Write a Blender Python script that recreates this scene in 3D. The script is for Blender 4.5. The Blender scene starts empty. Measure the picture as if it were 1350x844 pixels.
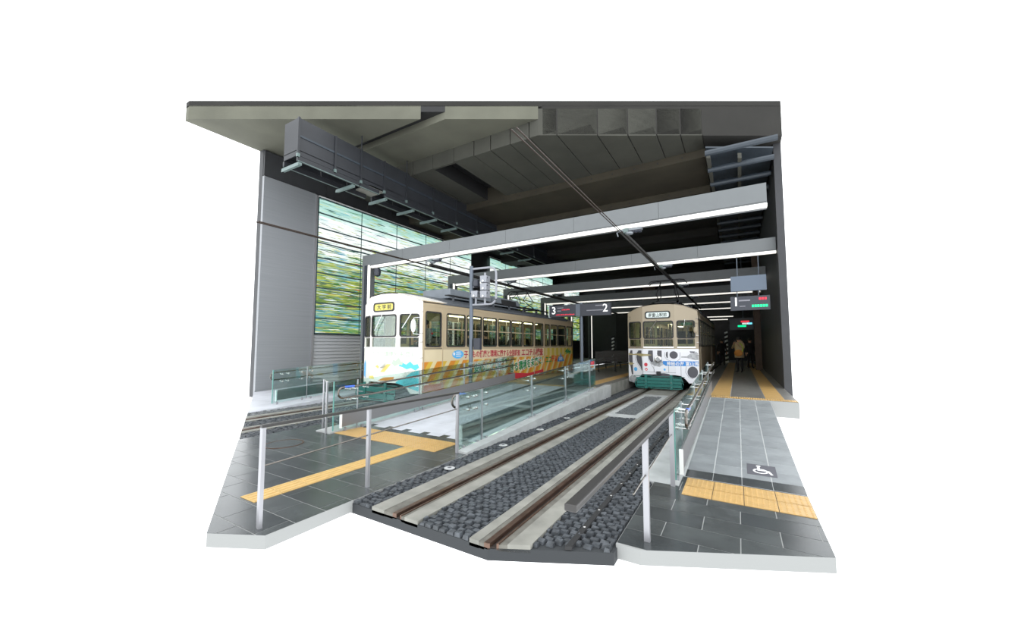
import bpy, bmesh, math, random
from mathutils import Vector, Matrix
random.seed(7)
scene = bpy.context.scene
COL = scene.collection
PI = math.pi

# ------------------------------------------------------------------ camera, world, exposure
F_PX = 500.0
YAW, PITCH, CAM_H = math.atan(298 / F_PX), math.atan(33 / F_PX), 1.66
cam_data = bpy.data.cameras.new('camera')
cam_data.sensor_width = 36.0
cam_data.lens = 36.0 * F_PX / 1350.0
cam_data.clip_start = 0.05
cam = bpy.data.objects.new('camera', cam_data)
cam.location = (0, 0, CAM_H)
cam.rotation_euler = (PI / 2 + PITCH, 0, YAW)
COL.objects.link(cam)
scene.camera = cam

world = bpy.data.worlds.new('overcast_sky')
scene.world = world
world.use_nodes = True
wb = world.node_tree.nodes['Background']
wb.inputs['Color'].default_value = (0.95, 0.98, 1.0, 1)      # even white overcast daylight
wb.inputs['Strength'].default_value = 1.0
vs = scene.view_settings
vs.view_transform = 'Standard'
vs.look = 'None'
vs.gamma = 1.0
vs.use_curve_mapping = False
vs.exposure = 1.35


# ------------------------------------------------------------------ materials
def new_mat(name):
    m = bpy.data.materials.new(name)
    m.use_nodes = True
    nt = m.node_tree
    return m, nt, nt.nodes['Principled BSDF']


def mat(name, col, rough=0.6, metal=0.0, var=0.0, vscale=4.0, bump=0.0, bscale=40.0, stretch=(1, 1, 1), emit=None, estr=0.0, spec=None):
    m, nt, b = new_mat(name)
    N, L = nt.nodes, nt.links
    b.inputs['Base Color'].default_value = (*col, 1)
    b.inputs['Roughness'].default_value = rough
    b.inputs['Metallic'].default_value = metal
    if spec is not None:
        b.inputs['Specular IOR Level'].default_value = spec
    if emit:
        b.inputs['Emission Color'].default_value = (*emit, 1)
        b.inputs['Emission Strength'].default_value = estr
    if var or bump:
        g = N.new('ShaderNodeNewGeometry')
        mp = N.new('ShaderNodeMapping')
        mp.inputs['Scale'].default_value = stretch
        L.new(g.outputs['Position'], mp.inputs['Vector'])
    if var:
        n = N.new('ShaderNodeTexNoise')
        n.inputs['Scale'].default_value = vscale
        n.inputs['Detail'].default_value = 6
        L.new(mp.outputs[0], n.inputs['Vector'])
        r = N.new('ShaderNodeValToRGB')
        r.color_ramp.elements[0].position = 0.3
        r.color_ramp.elements[1].position = 0.7
        r.color_ramp.elements[0].color = (*[max(0, c * (1 - var)) for c in col], 1)
        r.color_ramp.elements[1].color = (*[min(1, c * (1 + var)) for c in col], 1)
        L.new(n.outputs['Fac'], r.inputs['Fac'])
        L.new(r.outputs['Color'], b.inputs['Base Color'])
    if bump:
        n2 = N.new('ShaderNodeTexNoise')
        n2.inputs['Scale'].default_value = bscale
        n2.inputs['Detail'].default_value = 4
        L.new(mp.outputs[0], n2.inputs['Vector'])
        bp = N.new('ShaderNodeBump')
        bp.inputs['Strength'].default_value = bump
        bp.inputs['Distance'].default_value = 0.01
        L.new(n2.outputs['Fac'], bp.inputs['Height'])
        L.new(bp.outputs['Normal'], b.inputs['Normal'])
    return m


def glass_mat(name, tint, gloss=0.08, rough=0.02, refl=0.6):
    m = bpy.data.materials.new(name)
    m.use_nodes = True
    nt = m.node_tree
    N, L = nt.nodes, nt.links
    N.remove(N['Principled BSDF'])
    out = N['Material Output']
    t = N.new('ShaderNodeBsdfTransparent')
    t.inputs['Color'].default_value = (*tint, 1)
    g = N.new('ShaderNodeBsdfGlossy')
    g.inputs['Roughness'].default_value = rough
    g.inputs['Color'].default_value = (0.9, 0.95, 0.95, 1)
    fr = N.new('ShaderNodeFresnel')
    fr.inputs['IOR'].default_value = 1.45
    mx = N.new('ShaderNodeMixShader')
    ma = N.new('ShaderNodeMath')
    ma.operation = 'MULTIPLY_ADD'
    ma.inputs[1].default_value = refl
    ma.inputs[2].default_value = gloss
    L.new(fr.outputs[0], ma.inputs[0])
    L.new(ma.outputs[0], mx.inputs[0])
    L.new(t.outputs[0], mx.inputs[1])
    L.new(g.outputs[0], mx.inputs[2])
    L.new(mx.outputs[0], out.inputs['Surface'])
    return m


def art_glass_mat(name, strength):
    """back-lit coloured art glass: horizontal strokes, sky colours above, meadow colours below"""
    m, nt, b = new_mat(name)
    N, L = nt.nodes, nt.links
    g = N.new('ShaderNodeNewGeometry')
    sep = N.new('ShaderNodeSeparateXYZ')
    L.new(g.outputs['Position'], sep.inputs[0])

    def noise(sy, sz, scale, off=0.0):
        mp = N.new('ShaderNodeMapping')
        mp.inputs['Scale'].default_value = (0, sy, sz)
        mp.inputs['Location'].default_value = (off, off, off)
        L.new(g.outputs['Position'], mp.inputs['Vector'])
        n = N.new('ShaderNodeTexNoise')
        n.inputs['Scale'].default_value = scale
        n.inputs['Detail'].default_value = 1
        n.inputs['Roughness'].default_value = 0.5
        L.new(mp.outputs[0], n.inputs['Vector'])
        return n.outputs['Fac']
    # base colour by height, pushed up and down by a stretched noise
    z0 = N.new('ShaderNodeMapRange')
    z0.inputs['From Min'].default_value = 2.1
    z0.inputs['From Max'].default_value = 7.45
    L.new(sep.outputs['Z'], z0.inputs['Value'])
    add = N.new('ShaderNodeMath'); add.operation = 'MULTIPLY_ADD'
    add.inputs[1].default_value = 0.24
    L.new(noise(0.6, 9.0, 1.0), add.inputs[0])
    sub = N.new('ShaderNodeMath'); sub.operation = 'SUBTRACT'
    sub.inputs[1].default_value = 0.12
    L.new(z0.outputs[0], sub.inputs[0])
    L.new(sub.outputs[0], add.inputs[2])
    r = N.new('ShaderNodeValToRGB')
    cr = r.color_ramp
    stops = [(0.0, (0.10, 0.26, 0.05)), (0.07, (0.10, 0.32, 0.31)), (0.17, (0.15, 0.38, 0.36)), (0.21, (0.08, 0.17, 0.015)),
             (0.28, (0.20, 0.28, 0.02)), (0.34, (0.07, 0.15, 0.012)), (0.41, (0.30, 0.40, 0.05)), (0.47, (0.24, 0.52, 0.56)), (0.51, (0.36, 0.46, 0.10)),
             (0.56, (0.62, 0.86, 0.86)), (0.62, (0.92, 1.0, 0.98)), (0.84, (0.95, 1.0, 1.0)), (0.90, (0.55, 0.82, 0.75)), (1.0, (0.32, 0.60, 0.52))]
    cr.elements[0].position, cr.elements[0].color = stops[0][0], (*stops[0][1], 1)
    cr.elements[1].position, cr.elements[1].color = stops[-1][0], (*stops[-1][1], 1)
    for p, c in stops[1:-1]:
        e = cr.elements.new(p)
        e.color = (*c, 1)
    L.new(add.outputs[0], r.inputs['Fac'])
    col = r.outputs['Color']
    # strokes of single colours; fewer of them in the sky rows
    amt = N.new('ShaderNodeMapRange')
    amt.inputs['From Min'].default_value = 5.2
    amt.inputs['From Max'].default_value = 6.0
    amt.inputs['To Min'].default_value = 0.0
    amt.inputs['To Max'].default_value = 0.085
    L.new(sep.outputs['Z'], amt.inputs['Value'])
    for off, thr, c in [(3.1, 0.60, (0.60, 0.62, 0.16)), (11.7, 0.61, (0.03, 0.09, 0.08)), (23.9, 0.63, (0.08, 0.34, 0.50)), (37.3, 0.63, (0.70, 0.82, 0.80)),
                        (51.1, 0.61, (0.04, 0.16, 0.02)), (64.2, 0.61, (0.40, 0.46, 0.05)), (77.7, 0.70, (0.42, 0.07, 0.04))]:
        nz = noise(1.1, 27.0, 1.0, off)
        s = N.new('ShaderNodeMath'); s.operation = 'SUBTRACT'
        L.new(nz, s.inputs[0]); L.new(amt.outputs[0], s.inputs[1])
        k = N.new('ShaderNodeMapRange')
        k.inputs['From Min'].default_value = thr - 0.006
        k.inputs['From Max'].default_value = thr + 0.006
        L.new(s.outputs[0], k.inputs['Value'])
        mx = N.new('ShaderNodeMix'); mx.data_type = 'RGBA'
        L.new(k.outputs[0], mx.inputs[0])
        L.new(col, mx.inputs[6])
        mx.inputs[7].default_value = (*c, 1)
        col = mx.outputs[2]
    b.inputs['Base Color'].default_value = (0.05, 0.06, 0.06, 1)
    b.inputs['Roughness'].default_value = 0.15
    L.new(col, b.inputs['Emission Color'])
    b.inputs['Emission Strength'].default_value = strength
    return m


def livery_mat(name):
    """left tram's lower side: diagonal orange and yellow stripes over cream, local metres"""
    m, nt, b = new_mat(name)
    N, L = nt.nodes, nt.links
    tc = N.new('ShaderNodeTexCoord')
    sep = N.new('ShaderNodeSeparateXYZ')
    L.new(tc.outputs['Object'], sep.inputs[0])

    def math_(op, a, c):
        n = N.new('ShaderNodeMath'); n.operation = op
        for i, v in enumerate((a, c)):
            if isinstance(v, (int, float)):
                n.inputs[i].default_value = v
            else:
                L.new(v, n.inputs[i])
        return n.outputs[0]
    y, z = sep.outputs['Y'], sep.outputs['Z']
    d = math_('SUBTRACT', y, math_('MULTIPLY', z, 0.75))
    w = math_('FRACT', math_('MULTIPLY', d, 1 / 0.62), 0)
    r = N.new('ShaderNodeValToRGB')
    r.color_ramp.interpolation = 'CONSTANT'
    e = r.color_ramp.elements
    e[0].position, e[0].color = 0.0, (0.62, 0.23, 0.03, 1)
    e[1].position, e[1].color = 0.42, (0.62, 0.40, 0.05, 1)
    x = e.new(0.72); x.color = (0.66, 0.56, 0.32, 1)
    L.new(w, r.inputs['Fac'])
    # upper edge of the stripes: 1.18 m, pale yellow ones up to the sill on the last section
    hi = math_('GREATER_THAN', z, 1.17)
    mx = N.new('ShaderNodeMix'); mx.data_type = 'RGBA'
    L.new(hi, mx.inputs[0]); L.new(r.outputs['Color'], mx.inputs[6])
    rear = math_('GREATER_THAN', y, 8.12)
    mr = N.new('ShaderNodeMix'); mr.data_type = 'RGBA'
    L.new(rear, mr.inputs[0])
    mr.inputs[6].default_value = (0.66, 0.55, 0.37, 1)
    w2 = math_('FRACT', math_('MULTIPLY', y, 1 / 0.5), 0)
    r2 = N.new('ShaderNodeValToRGB'); r2.color_ramp.interpolation = 'CONSTANT'
    r2.color_ramp.elements[0].color = (0.55, 0.42, 0.06, 1)
    r2.color_ramp.elements[1].position = 0.5
    r2.color_ramp.elements[1].color = (0.62, 0.50, 0.24, 1)
    L.new(w2, r2.inputs['Fac'])
    L.new(r2.outputs['Color'], mr.inputs[7])
    L.new(mr.outputs[2], mx.inputs[7])
    L.new(mx.outputs[2], b.inputs['Base Color'])
    b.inputs['Roughness'].default_value = 0.35
    return m


M = {}
def setup_materials():
    M['tile_dark'] = mat('dark_granite_tile', (0.040, 0.045, 0.047), 0.22, var=0.22, vscale=3.0, bump=0.05, bscale=90)
    M['tile_dark2'] = mat('dark_granite_tile_b', (0.052, 0.058, 0.059), 0.25, var=0.22, vscale=3.5, bump=0.05, bscale=90)
    M['grout'] = mat('grout', (0.27, 0.275, 0.27), 0.9)
    M['grout_pale'] = mat('pale_grout', (0.40, 0.41, 0.41), 0.9)
    M['tile_ramp'] = mat('grey_ramp_tile', (0.20, 0.215, 0.225), 0.42, var=0.12, vscale=5, bump=0.06, bscale=120)
    M['tile_ramp2'] = mat('grey_ramp_tile_b', (0.222, 0.238, 0.248), 0.42, var=0.12, vscale=5, bump=0.06, bscale=120)
    M['tile_pale'] = mat('pale_ramp_tile', (0.50, 0.51, 0.55), 0.5, var=0.10, vscale=3, bump=0.05, bscale=100)
    M['tile_brown'] = mat('platform_tile', (0.14, 0.135, 0.125), 0.4, var=0.2, vscale=4)
    M['tactile'] = mat('yellow_tactile', (0.46, 0.29, 0.105), 0.38, var=0.10, vscale=12)
    M['tactile_line'] = mat('yellow_tactile_line', (0.50, 0.33, 0.12), 0.6, var=0.08, vscale=12)
    M['cobble'] = mat('cobble_stone', (0.050, 0.056, 0.064), 0.55, var=0.5, vscale=14, bump=0.3, bscale=60)
    M['cobble_pale'] = mat('pale_cobble_stone', (0.11, 0.118, 0.123), 0.6, var=0.35, vscale=14, bump=0.3, bscale=60)
    M['mortar'] = mat('mortar', (0.028, 0.031, 0.034), 0.85)
    M['concrete'] = mat('concrete', (0.20, 0.197, 0.175), 0.75, var=0.22, vscale=3.5, bump=0.2, bscale=50)
    M['concrete_light'] = mat('pale_concrete', (0.36, 0.37, 0.37), 0.7, var=0.15, vscale=4, bump=0.15, bscale=50)
    M['asphalt'] = mat('rail_filler', (0.11, 0.105, 0.09), 0.7, var=0.3, vscale=8)
    M['rail'] = mat('rail_steel', (0.16, 0.10, 0.075), 0.35, 0.8, var=0.3, vscale=6)
    M['groove'] = mat('rail_groove', (0.022, 0.015, 0.012), 0.8)
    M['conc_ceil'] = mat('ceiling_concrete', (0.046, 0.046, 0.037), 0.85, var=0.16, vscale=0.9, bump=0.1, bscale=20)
    M['conc_daylit'] = mat('ceiling_concrete_daylit', (0.105, 0.105, 0.080), 0.85, var=0.14, vscale=0.9, bump=0.1, bscale=20)  # ceiling concrete with the front bay's daylight put into its colour
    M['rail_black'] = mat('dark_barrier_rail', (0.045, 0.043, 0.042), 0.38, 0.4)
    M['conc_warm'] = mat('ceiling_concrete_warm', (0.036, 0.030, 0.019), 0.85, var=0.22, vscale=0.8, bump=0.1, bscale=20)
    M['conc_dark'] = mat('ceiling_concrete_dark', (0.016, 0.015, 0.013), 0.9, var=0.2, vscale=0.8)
    M['black'] = mat('black_matte', (0.012, 0.012, 0.013), 0.7)
    M['wall_metal'] = mat('grey_wall_metal', (0.23, 0.24, 0.255), 0.45, 0.0, var=0.05, vscale=2, bump=0.04, bscale=30, stretch=(1, 0.2, 12))
    M['wall_dark'] = mat('dark_wall_panel', (0.035, 0.036, 0.040), 0.6, var=0.08)
    M['shutter'] = mat('shutter_metal', (0.46, 0.47, 0.49), 0.35, 0.0)
    M['wall_brown'] = mat('brown_column', (0.085, 0.055, 0.038), 0.7, var=0.15)
    M['duct'] = mat('duct_grey', (0.022, 0.024, 0.029), 0.5, 0.0, var=0.12, vscale=2)
    M['duct_rail'] = mat('galvanised_edge', (0.12, 0.165, 0.16), 0.45)
    M['duct_blue'] = mat('blue_grey_rack', (0.030, 0.040, 0.052), 0.5, 0.0, var=0.1)
    M['beam'] = mat('beam_grey_paint', (0.125, 0.135, 0.14), 0.45, 0.0, var=0.03)
    M['beam_seam'] = mat('beam_seam', (0.18, 0.19, 0.20), 0.6)
    M['lamp'] = mat('led_strip', (0.9, 0.9, 0.85), 0.5, emit=(1.0, 0.96, 0.88), estr=0.36)
    M['steel'] = mat('stainless', (0.62, 0.61, 0.60), 0.22, 0.95)
    M['steel_dark'] = mat('stainless_rail', (0.17, 0.155, 0.14), 0.25, 0.9)
    M['post'] = mat('silver_post', (0.34, 0.34, 0.36), 0.35, 0.5)
    M['white'] = mat('white_paint', (0.80, 0.80, 0.80), 0.5)
    M['kick'] = mat('grey_kick_board', (0.22, 0.216, 0.22), 0.35, 0.5)
    M['tag_blue'] = mat('blue_tag', (0.05, 0.14, 0.60), 0.4)
    M['glass'] = glass_mat('railing_glass', (0.86, 0.945, 0.93), 0.03)
    M['glass_win'] = glass_mat('tram_glass', (0.82, 0.85, 0.82), 0.0, refl=0.4)
    M['glass_edge'] = mat('glass_edge', (0.12, 0.30, 0.27), 0.2)
    M['art'] = art_glass_mat('art_glass', 0.42)
    M['mullion'] = mat('mullion_dark', (0.05, 0.09, 0.095), 0.5)
    M['pole'] = mat('blue_grey_pole', (0.105, 0.125, 0.155), 0.4, 0.3)
    M['sig'] = mat('signal_box_grey', (0.28, 0.29, 0.32), 0.5)
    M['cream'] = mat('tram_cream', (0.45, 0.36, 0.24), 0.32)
    M['cream_r'] = mat('tram_beige', (0.36, 0.30, 0.215), 0.4)
    M['tram_white'] = mat('tram_white', (0.75, 0.76, 0.80), 0.35)
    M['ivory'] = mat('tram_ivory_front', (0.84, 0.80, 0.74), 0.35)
    M['roof'] = mat('tram_roof_grey', (0.10, 0.11, 0.125), 0.55)
    M['acbox'] = mat('roof_unit_grey', (0.21, 0.235, 0.265), 0.5, var=0.08)
    M['rubber'] = mat('rubber_black', (0.02, 0.02, 0.02), 0.6)
    M['teal'] = mat('teal_paint', (0.008, 0.125, 0.108), 0.4)
    M['under'] = mat('underframe', (0.025, 0.026, 0.028), 0.7)
    M['livery'] = livery_mat('striped_livery')
    M['int_wall'] = mat('tram_interior', (0.52, 0.47, 0.24), 0.6)
    M['int_floor'] = mat('tram_floor', (0.12, 0.10, 0.08), 0.7)
    M['int_lamp'] = mat('tram_lamp', (0.9, 0.85, 0.6), 0.5, emit=(1.0, 0.90, 0.58), estr=3.0)
    M['seat'] = mat('seat_green', (0.05, 0.13, 0.10), 0.8)
    M['sign_y'] = mat('sign_yellow', (0.50, 0.44, 0.09), 0.5, emit=(0.9, 0.8, 0.2), estr=0.05)
    M['sign_w'] = mat('sign_white', (0.55, 0.62, 0.61), 0.5, emit=(0.85, 1.0, 0.98), estr=0.12)
    M['ink'] = mat('ink', (0.03, 0.035, 0.03), 0.6)
    M['ink_grey'] = mat('ink_grey', (0.075, 0.075, 0.09), 0.5)
    M['line_grey'] = mat('line_grey', (0.22, 0.22, 0.25), 0.5)
    M['gold'] = mat('gold_print', (0.34, 0.29, 0.14), 0.5)
    M['silver_fish'] = mat('grey_print', (0.36, 0.37, 0.39), 0.4, var=0.35, vscale=14)
    M['red'] = mat('red_print', (0.55, 0.03, 0.05), 0.5)
    M['crimson'] = mat('crimson_print', (0.42, 0.04, 0.06), 0.5)
    M['green'] = mat('green_print', (0.02, 0.22, 0.07), 0.5)
    M['green_pale'] = mat('pale_green_print', (0.50, 0.74, 0.48), 0.5)
    M['cyan'] = mat('cyan_print', (0.10, 0.55, 0.62), 0.5)
    M['blue'] = mat('blue_print', (0.03, 0.22, 0.60), 0.5)
    M['sky'] = mat('sky_blue_print', (0.10, 0.42, 0.78), 0.5)
    M['orange'] = mat('orange_print', (0.62, 0.24, 0.03), 0.5)
    M['brick_red'] = mat('brick_red_print', (0.48, 0.12, 0.05), 0.5)
    M['yellow'] = mat('pale_yellow_print', (0.78, 0.62, 0.18), 0.5)
    M['board'] = mat('sign_board_navy', (0.028, 0.032, 0.045), 0.4)
    M['panel_blue'] = mat('blue_grey_panel', (0.10, 0.13, 0.175), 0.45)
    M['led_red'] = mat('led_red', (0.3, 0.0, 0.02), 0.5, emit=(1.0, 0.05, 0.08), estr=0.35)
    M['led_green'] = mat('led_green', (0.0, 0.3, 0.1), 0.5, emit=(0.0, 1.0, 0.35), estr=0.5)
    M['led_cyan'] = mat('led_cyan', (0.0, 0.2, 0.3), 0.5, emit=(0.2, 0.8, 1.0), estr=0.5)
    M['sign_text'] = mat('sign_text', (0.75, 0.75, 0.75), 0.5, emit=(1, 1, 1), estr=0.25)
    M['bench'] = mat('bench_dark', (0.02, 0.018, 0.016), 0.6)
    M['skin'] = mat('skin', (0.48, 0.28, 0.19), 0.6)
    M['hair'] = mat('hair_black', (0.012, 0.010, 0.009), 0.6)
    M['coat_beige'] = mat('beige_coat', (0.42, 0.32, 0.19), 0.8)
    M['cloth_black'] = mat('black_cloth', (0.012, 0.012, 0.014), 0.85)
    M['cloth_grey'] = mat('grey_uniform', (0.26, 0.27, 0.26), 0.8)
    M['bag'] = mat('orange_bag', (0.50, 0.20, 0.04), 0.7)
    M['lime'] = mat('lime_strap', (0.45, 0.60, 0.05), 0.6)
    M['wire'] = mat('copper_wire', (0.035, 0.022, 0.016), 0.5, 0.3)
    M['bar'] = mat('conductor_bar', (0.045, 0.044, 0.042), 0.5, 0.4)
    M['insul'] = mat('insulator_grey', (0.20, 0.22, 0.24), 0.4, 0.3)
    M['warm_lamp'] = mat('warm_lamp', (0.9, 0.7, 0.4), 0.5, emit=(1.0, 0.62, 0.25), estr=14.0)


setup_materials()


# ------------------------------------------------------------------ mesh helpers
class MB:
    """collects boxes, prisms and tubes, then links them as one mesh object"""
    def __init__(self):
        self.v, self.f = [], []

    def add(self, verts, faces):
        o = len(self.v)
        self.v += [tuple(p) for p in verts]
        self.f += [tuple(i + o for i in q) for q in faces]
        return self

    def box(self, x0, x1, y0, y1, z0, z1):
        return self.hexa([(x0, y0, z0), (x1, y0, z0), (x1, y1, z0), (x0, y1, z0), (x0, y0, z1), (x1, y0, z1), (x1, y1, z1), (x0, y1, z1)])

    def hexa(self, p):
        return self.add(p, [(0, 3, 2, 1), (4, 5, 6, 7), (0, 1, 5, 4), (1, 2, 6, 5), (2, 3, 7, 6), (3, 0, 4, 7)])

    def prism(self, poly, z0, z1):
        """poly: ccw xy list; z0/z1 numbers or functions of (x, y)"""
        n = len(poly)
        a = z0 if callable(z0) else (lambda x, y: z0)
        b = z1 if callable(z1) else (lambda x, y: z1)
        vs_ = [(x, y, a(x, y)) for x, y in poly] + [(x, y, b(x, y)) for x, y in poly]
        fs = [tuple(reversed(range(n))), tuple(range(n, 2 * n))] + [(i, (i + 1) % n, n + (i + 1) % n, n + i) for i in range(n)]
        return self.add(vs_, fs)

    def plate(self, poly, fn, t):
        """poly: ccw (s, z) outline; fn(s, z, depth) maps to space, plate from depth 0 to t"""
        n = len(poly)
        vs_ = [fn(s, z, 0) for s, z in poly] + [fn(s, z, t) for s, z in poly]
        fs = [tuple(reversed(range(n))), tuple(range(n, 2 * n))] + [(i, (i + 1) % n, n + (i + 1) % n, n + i) for i in range(n)]
        return self.add(vs_, fs)

    def ring(self, outer, inner, fn, t):
        n = len(outer)
        vs_ = [fn(s, z, 0) for s, z in outer] + [fn(s, z, 0) for s, z in inner] + [fn(s, z, t) for s, z in outer] + [fn(s, z, t) for s, z in inner]
        fs = []
        for i in range(n):
            j = (i + 1) % n
            fs += [(i, n + i, n + j, j), (2 * n + i, 2 * n + j, 3 * n + j, 3 * n + i), (i, j, 2 * n + j, 2 * n + i), (n + i, 3 * n + i, 3 * n + j, n + j)]
        return self.add(vs_, fs)

    def tube(self, path, r, n=8, cap=True):
        path = [Vector(p) for p in path]
        rings = []
        for i, p in enumerate(path):
            if i == 0:
                d = path[1] - p
            elif i == len(path) - 1:
                d = p - path[i - 1]
            else:
                d = (path[i + 1] - p).normalized() + (p - path[i - 1]).normalized()
            d.normalize()
            ref = Vector((0, 0, 1)) if abs(d.z) < 0.9 else Vector((1, 0, 0))
            a = d.cross(ref).normalized()
            b = a.cross(d)
            rr = r[i] if isinstance(r, (list, tuple)) else r
            rings.append([p + a * (rr * math.cos(2 * PI * k / n)) + b * (rr * math.sin(2 * PI * k / n)) for k in range(n)])
        vs_ = [q for ring in rings for q in ring]
        fs = []
        for i in range(len(path) - 1):
            for k in range(n):
                k2 = (k + 1) % n
                fs.append((i * n + k, i * n + k2, (i + 1) * n + k2, (i + 1) * n + k))
        if cap:
            fs.append(tuple(reversed(range(n))))
            fs.append(tuple((len(path) - 1) * n + k for k in range(n)))
        return self.add(vs_, fs)

    def lathe(self, prof, c, n=16, axis='z'):
        """prof: (r, h) list along an axis through c"""
        vs_ = []
        for r, h in prof:
            for k in range(n):
                a = 2 * PI * k / n
                p = (r * math.cos(a), r * math.sin(a), h)
                if axis == 'x':
                    p = (p[2], p[0], p[1])
                elif axis == 'y':
                    p = (p[0], p[2], p[1])
                vs_.append((c[0] + p[0], c[1] + p[1], c[2] + p[2]))
        fs = []
        for i in range(len(prof) - 1):
            for k in range(n):
                k2 = (k + 1) % n
                fs.append((i * n + k, i * n + k2, (i + 1) * n + k2, (i + 1) * n + k))
        fs.append(tuple(range(n)))
        fs.append(tuple((len(prof) - 1) * n + k for k in range(n)))
        return self.add(vs_, fs)

    def ball(self, c, rx, ry, rz, n=12, m=8):
        return self.lathe_scaled(c, rx, ry, rz, n, m)

    def lathe_scaled(self, c, rx, ry, rz, n, m):
        vs_ = []
        for i in range(m + 1):
            t = -PI / 2 + PI * (0.02 + 0.96 * i / m)
            for k in range(n):
                a = 2 * PI * k / n
                vs_.append((c[0] + rx * math.cos(t) * math.cos(a), c[1] + ry * math.cos(t) * math.sin(a), c[2] + rz * math.sin(t)))
        fs = []
        for i in range(m):
            for k in range(n):
                k2 = (k + 1) % n
                fs.append((i * n + k, i * n + k2, (i + 1) * n + k2, (i + 1) * n + k))
        fs.append(tuple(reversed(range(n))))
        fs.append(tuple(m * n + k for k in range(n)))
        return self.add(vs_, fs)

    def mesh(self, name, material, smooth=False):
        me = bpy.data.meshes.new(name)
        me.from_pydata(self.v, [], self.f)
        bm = bmesh.new()
        bm.from_mesh(me)
        bmesh.ops.recalc_face_normals(bm, faces=bm.faces)
        bm.to_mesh(me)
        bm.free()
        if material is not None:
            me.materials.append(M[material] if isinstance(material, str) else material)
        if smooth:
            for p in me.polygons:
                p.use_smooth = True
            try:
                me.set_sharp_from_angle(angle=math.radians(40))
            except Exception:
                pass
        return me

    def build(self, name, material, parent=None, smooth=False, bevel=0.0):
        o = bpy.data.objects.new(name, self.mesh(name, material, smooth))
        COL.objects.link(o)
        if parent is not None:
            o.parent = parent
        if bevel:
            b = o.modifiers.new('bevel', 'BEVEL')
            b.width = bevel
            b.segments = 2
            b.limit_method = 'ANGLE'
        return o


def tag(o, label=None, cat=None, group=None, kind=None):
    if label: o['label'] = label
    if cat: o['category'] = cat
    if group: o['group'] = group
    if kind: o['kind'] = kind
    return o


def thing(name, label, cat, loc=(0, 0, 0), rz=0.0, group=None):
    o = bpy.data.objects.new(name, None)
    o.empty_display_size = 0.2
    COL.objects.link(o)
    o.location = loc
    o.rotation_euler = (0, 0, rz)
    return tag(o, label, cat, group)


def inst(name, me, parent=None, loc=(0, 0, 0), rot=(0, 0, 0)):
    o = bpy.data.objects.new(name, me)
    COL.objects.link(o)
    o.location = loc
    o.rotation_euler = rot
    if parent is not None:
        o.parent = parent
    return o


def copy_tree(o, parent=None):
    c = o.copy()
    COL.objects.link(c)
    if parent is not None:
        c.parent = parent
    for ch in list(o.children):
        copy_tree(ch, c)
    return c


def rrect(x0, x1, z0, z1, r, n=4):
    p = []
    for cx, cz, a0 in ((x1 - r, z0 + r, -90), (x1 - r, z1 - r, 0), (x0 + r, z1 - r, 90), (x0 + r, z0 + r, 180)):
        for k in range(n + 1):
            a = math.radians(a0 + 90 * k / n)
            p.append((cx + r * math.cos(a), cz + r * math.sin(a)))
    return p


def ellipse(cx, cz, rx, rz, n=20, a0=0, a1=360):
    return [(cx + rx * math.cos(math.radians(a0 + (a1 - a0) * k / n)), cz + rz * math.sin(math.radians(a0 + (a1 - a0) * k / n))) for k in range(n)]


def clip(poly, planes):
    """keep the side where a*x + b*y >= c"""
    for a, b, c in planes:
        out = []
        for i, p in enumerate(poly):
            q = poly[(i + 1) % len(poly)]
            dp, dq = a * p[0] + b * p[1] - c, a * q[0] + b * q[1] - c
            if dp >= 0:
                out.append(p)
            if (dp >= 0) != (dq >= 0):
                t = dp / (dp - dq)
                out.append((p[0] + t * (q[0] - p[0]), p[1] + t * (q[1] - p[1])))
        poly = out
        if len(poly) < 3:
            return []
    return poly


def rect(x0, x1, y0, y1):
    return [(x0, y0), (x1, y0), (x1, y1), (x0, y1)]


def area(p):
    return 0.5 * abs(sum(p[i][0] * p[(i + 1) % len(p)][1] - p[(i + 1) % len(p)][0] * p[i][1] for i in range(len(p)))) if len(p) > 2 else 0


def halfplane(p, q):
    """inside is left of p->q"""
    a, b = -(q[1] - p[1]), (q[0] - p[0])
    l = math.hypot(a, b)
    return a / l, b / l, (a * p[0] + b * p[1]) / l


# the ground the photograph covers: the paved area ends on these two skew lines
FRONT = halfplane((-4.10, 1.60), (0.60, 3.95))
LEFT = halfplane((-14.4, 6.80), (-4.10, 1.60))
GROUND = [FRONT, LEFT]
# the viaduct's skewed front edge overhead
CEIL = [halfplane((-14.4, 4.35), (1.2, 13.65))]

_font_cache = {}
def text(body, name, material, parent, origin, size, face='front', width=None, weight=0.0, depth=0.002, align='LEFT'):
    """flat lettering as a mesh. face 'front' looks to -y, 'side' looks to +x, or a rotation matrix"""
    cu = bpy.data.curves.new(name, 'FONT')
    cu.body = body
    cu.size = size
    cu.align_x = align
    cu.extrude = depth
    cu.offset = weight
    cu.resolution_u = 2
    ob = bpy.data.objects.new(name, cu)
    COL.objects.link(ob)
    dg = bpy.context.evaluated_depsgraph_get()
    me = bpy.data.meshes.new_from_object(ob.evaluated_get(dg))
    bpy.data.objects.remove(ob)
    bpy.data.curves.remove(cu)
    me.name = name
    if width and len(me.vertices):
        xs = [v.co.x for v in me.vertices]
        w = max(xs) - min(xs)
        for v in me.vertices:
            v.co.x = (v.co.x - (min(xs) if align == 'LEFT' else 0)) * width / w
    me.materials.clear()
    me.materials.append(M[material])
    o = bpy.data.objects.new(name, me)
    COL.objects.link(o)
    o.parent = parent
    o.location = origin
    if face == 'front':
        o.rotation_euler = (PI / 2, 0, 0)
    elif face == 'side':
        o.rotation_euler = (PI / 2, 0, PI / 2)
    else:
        o.rotation_euler = face
    return o

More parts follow.
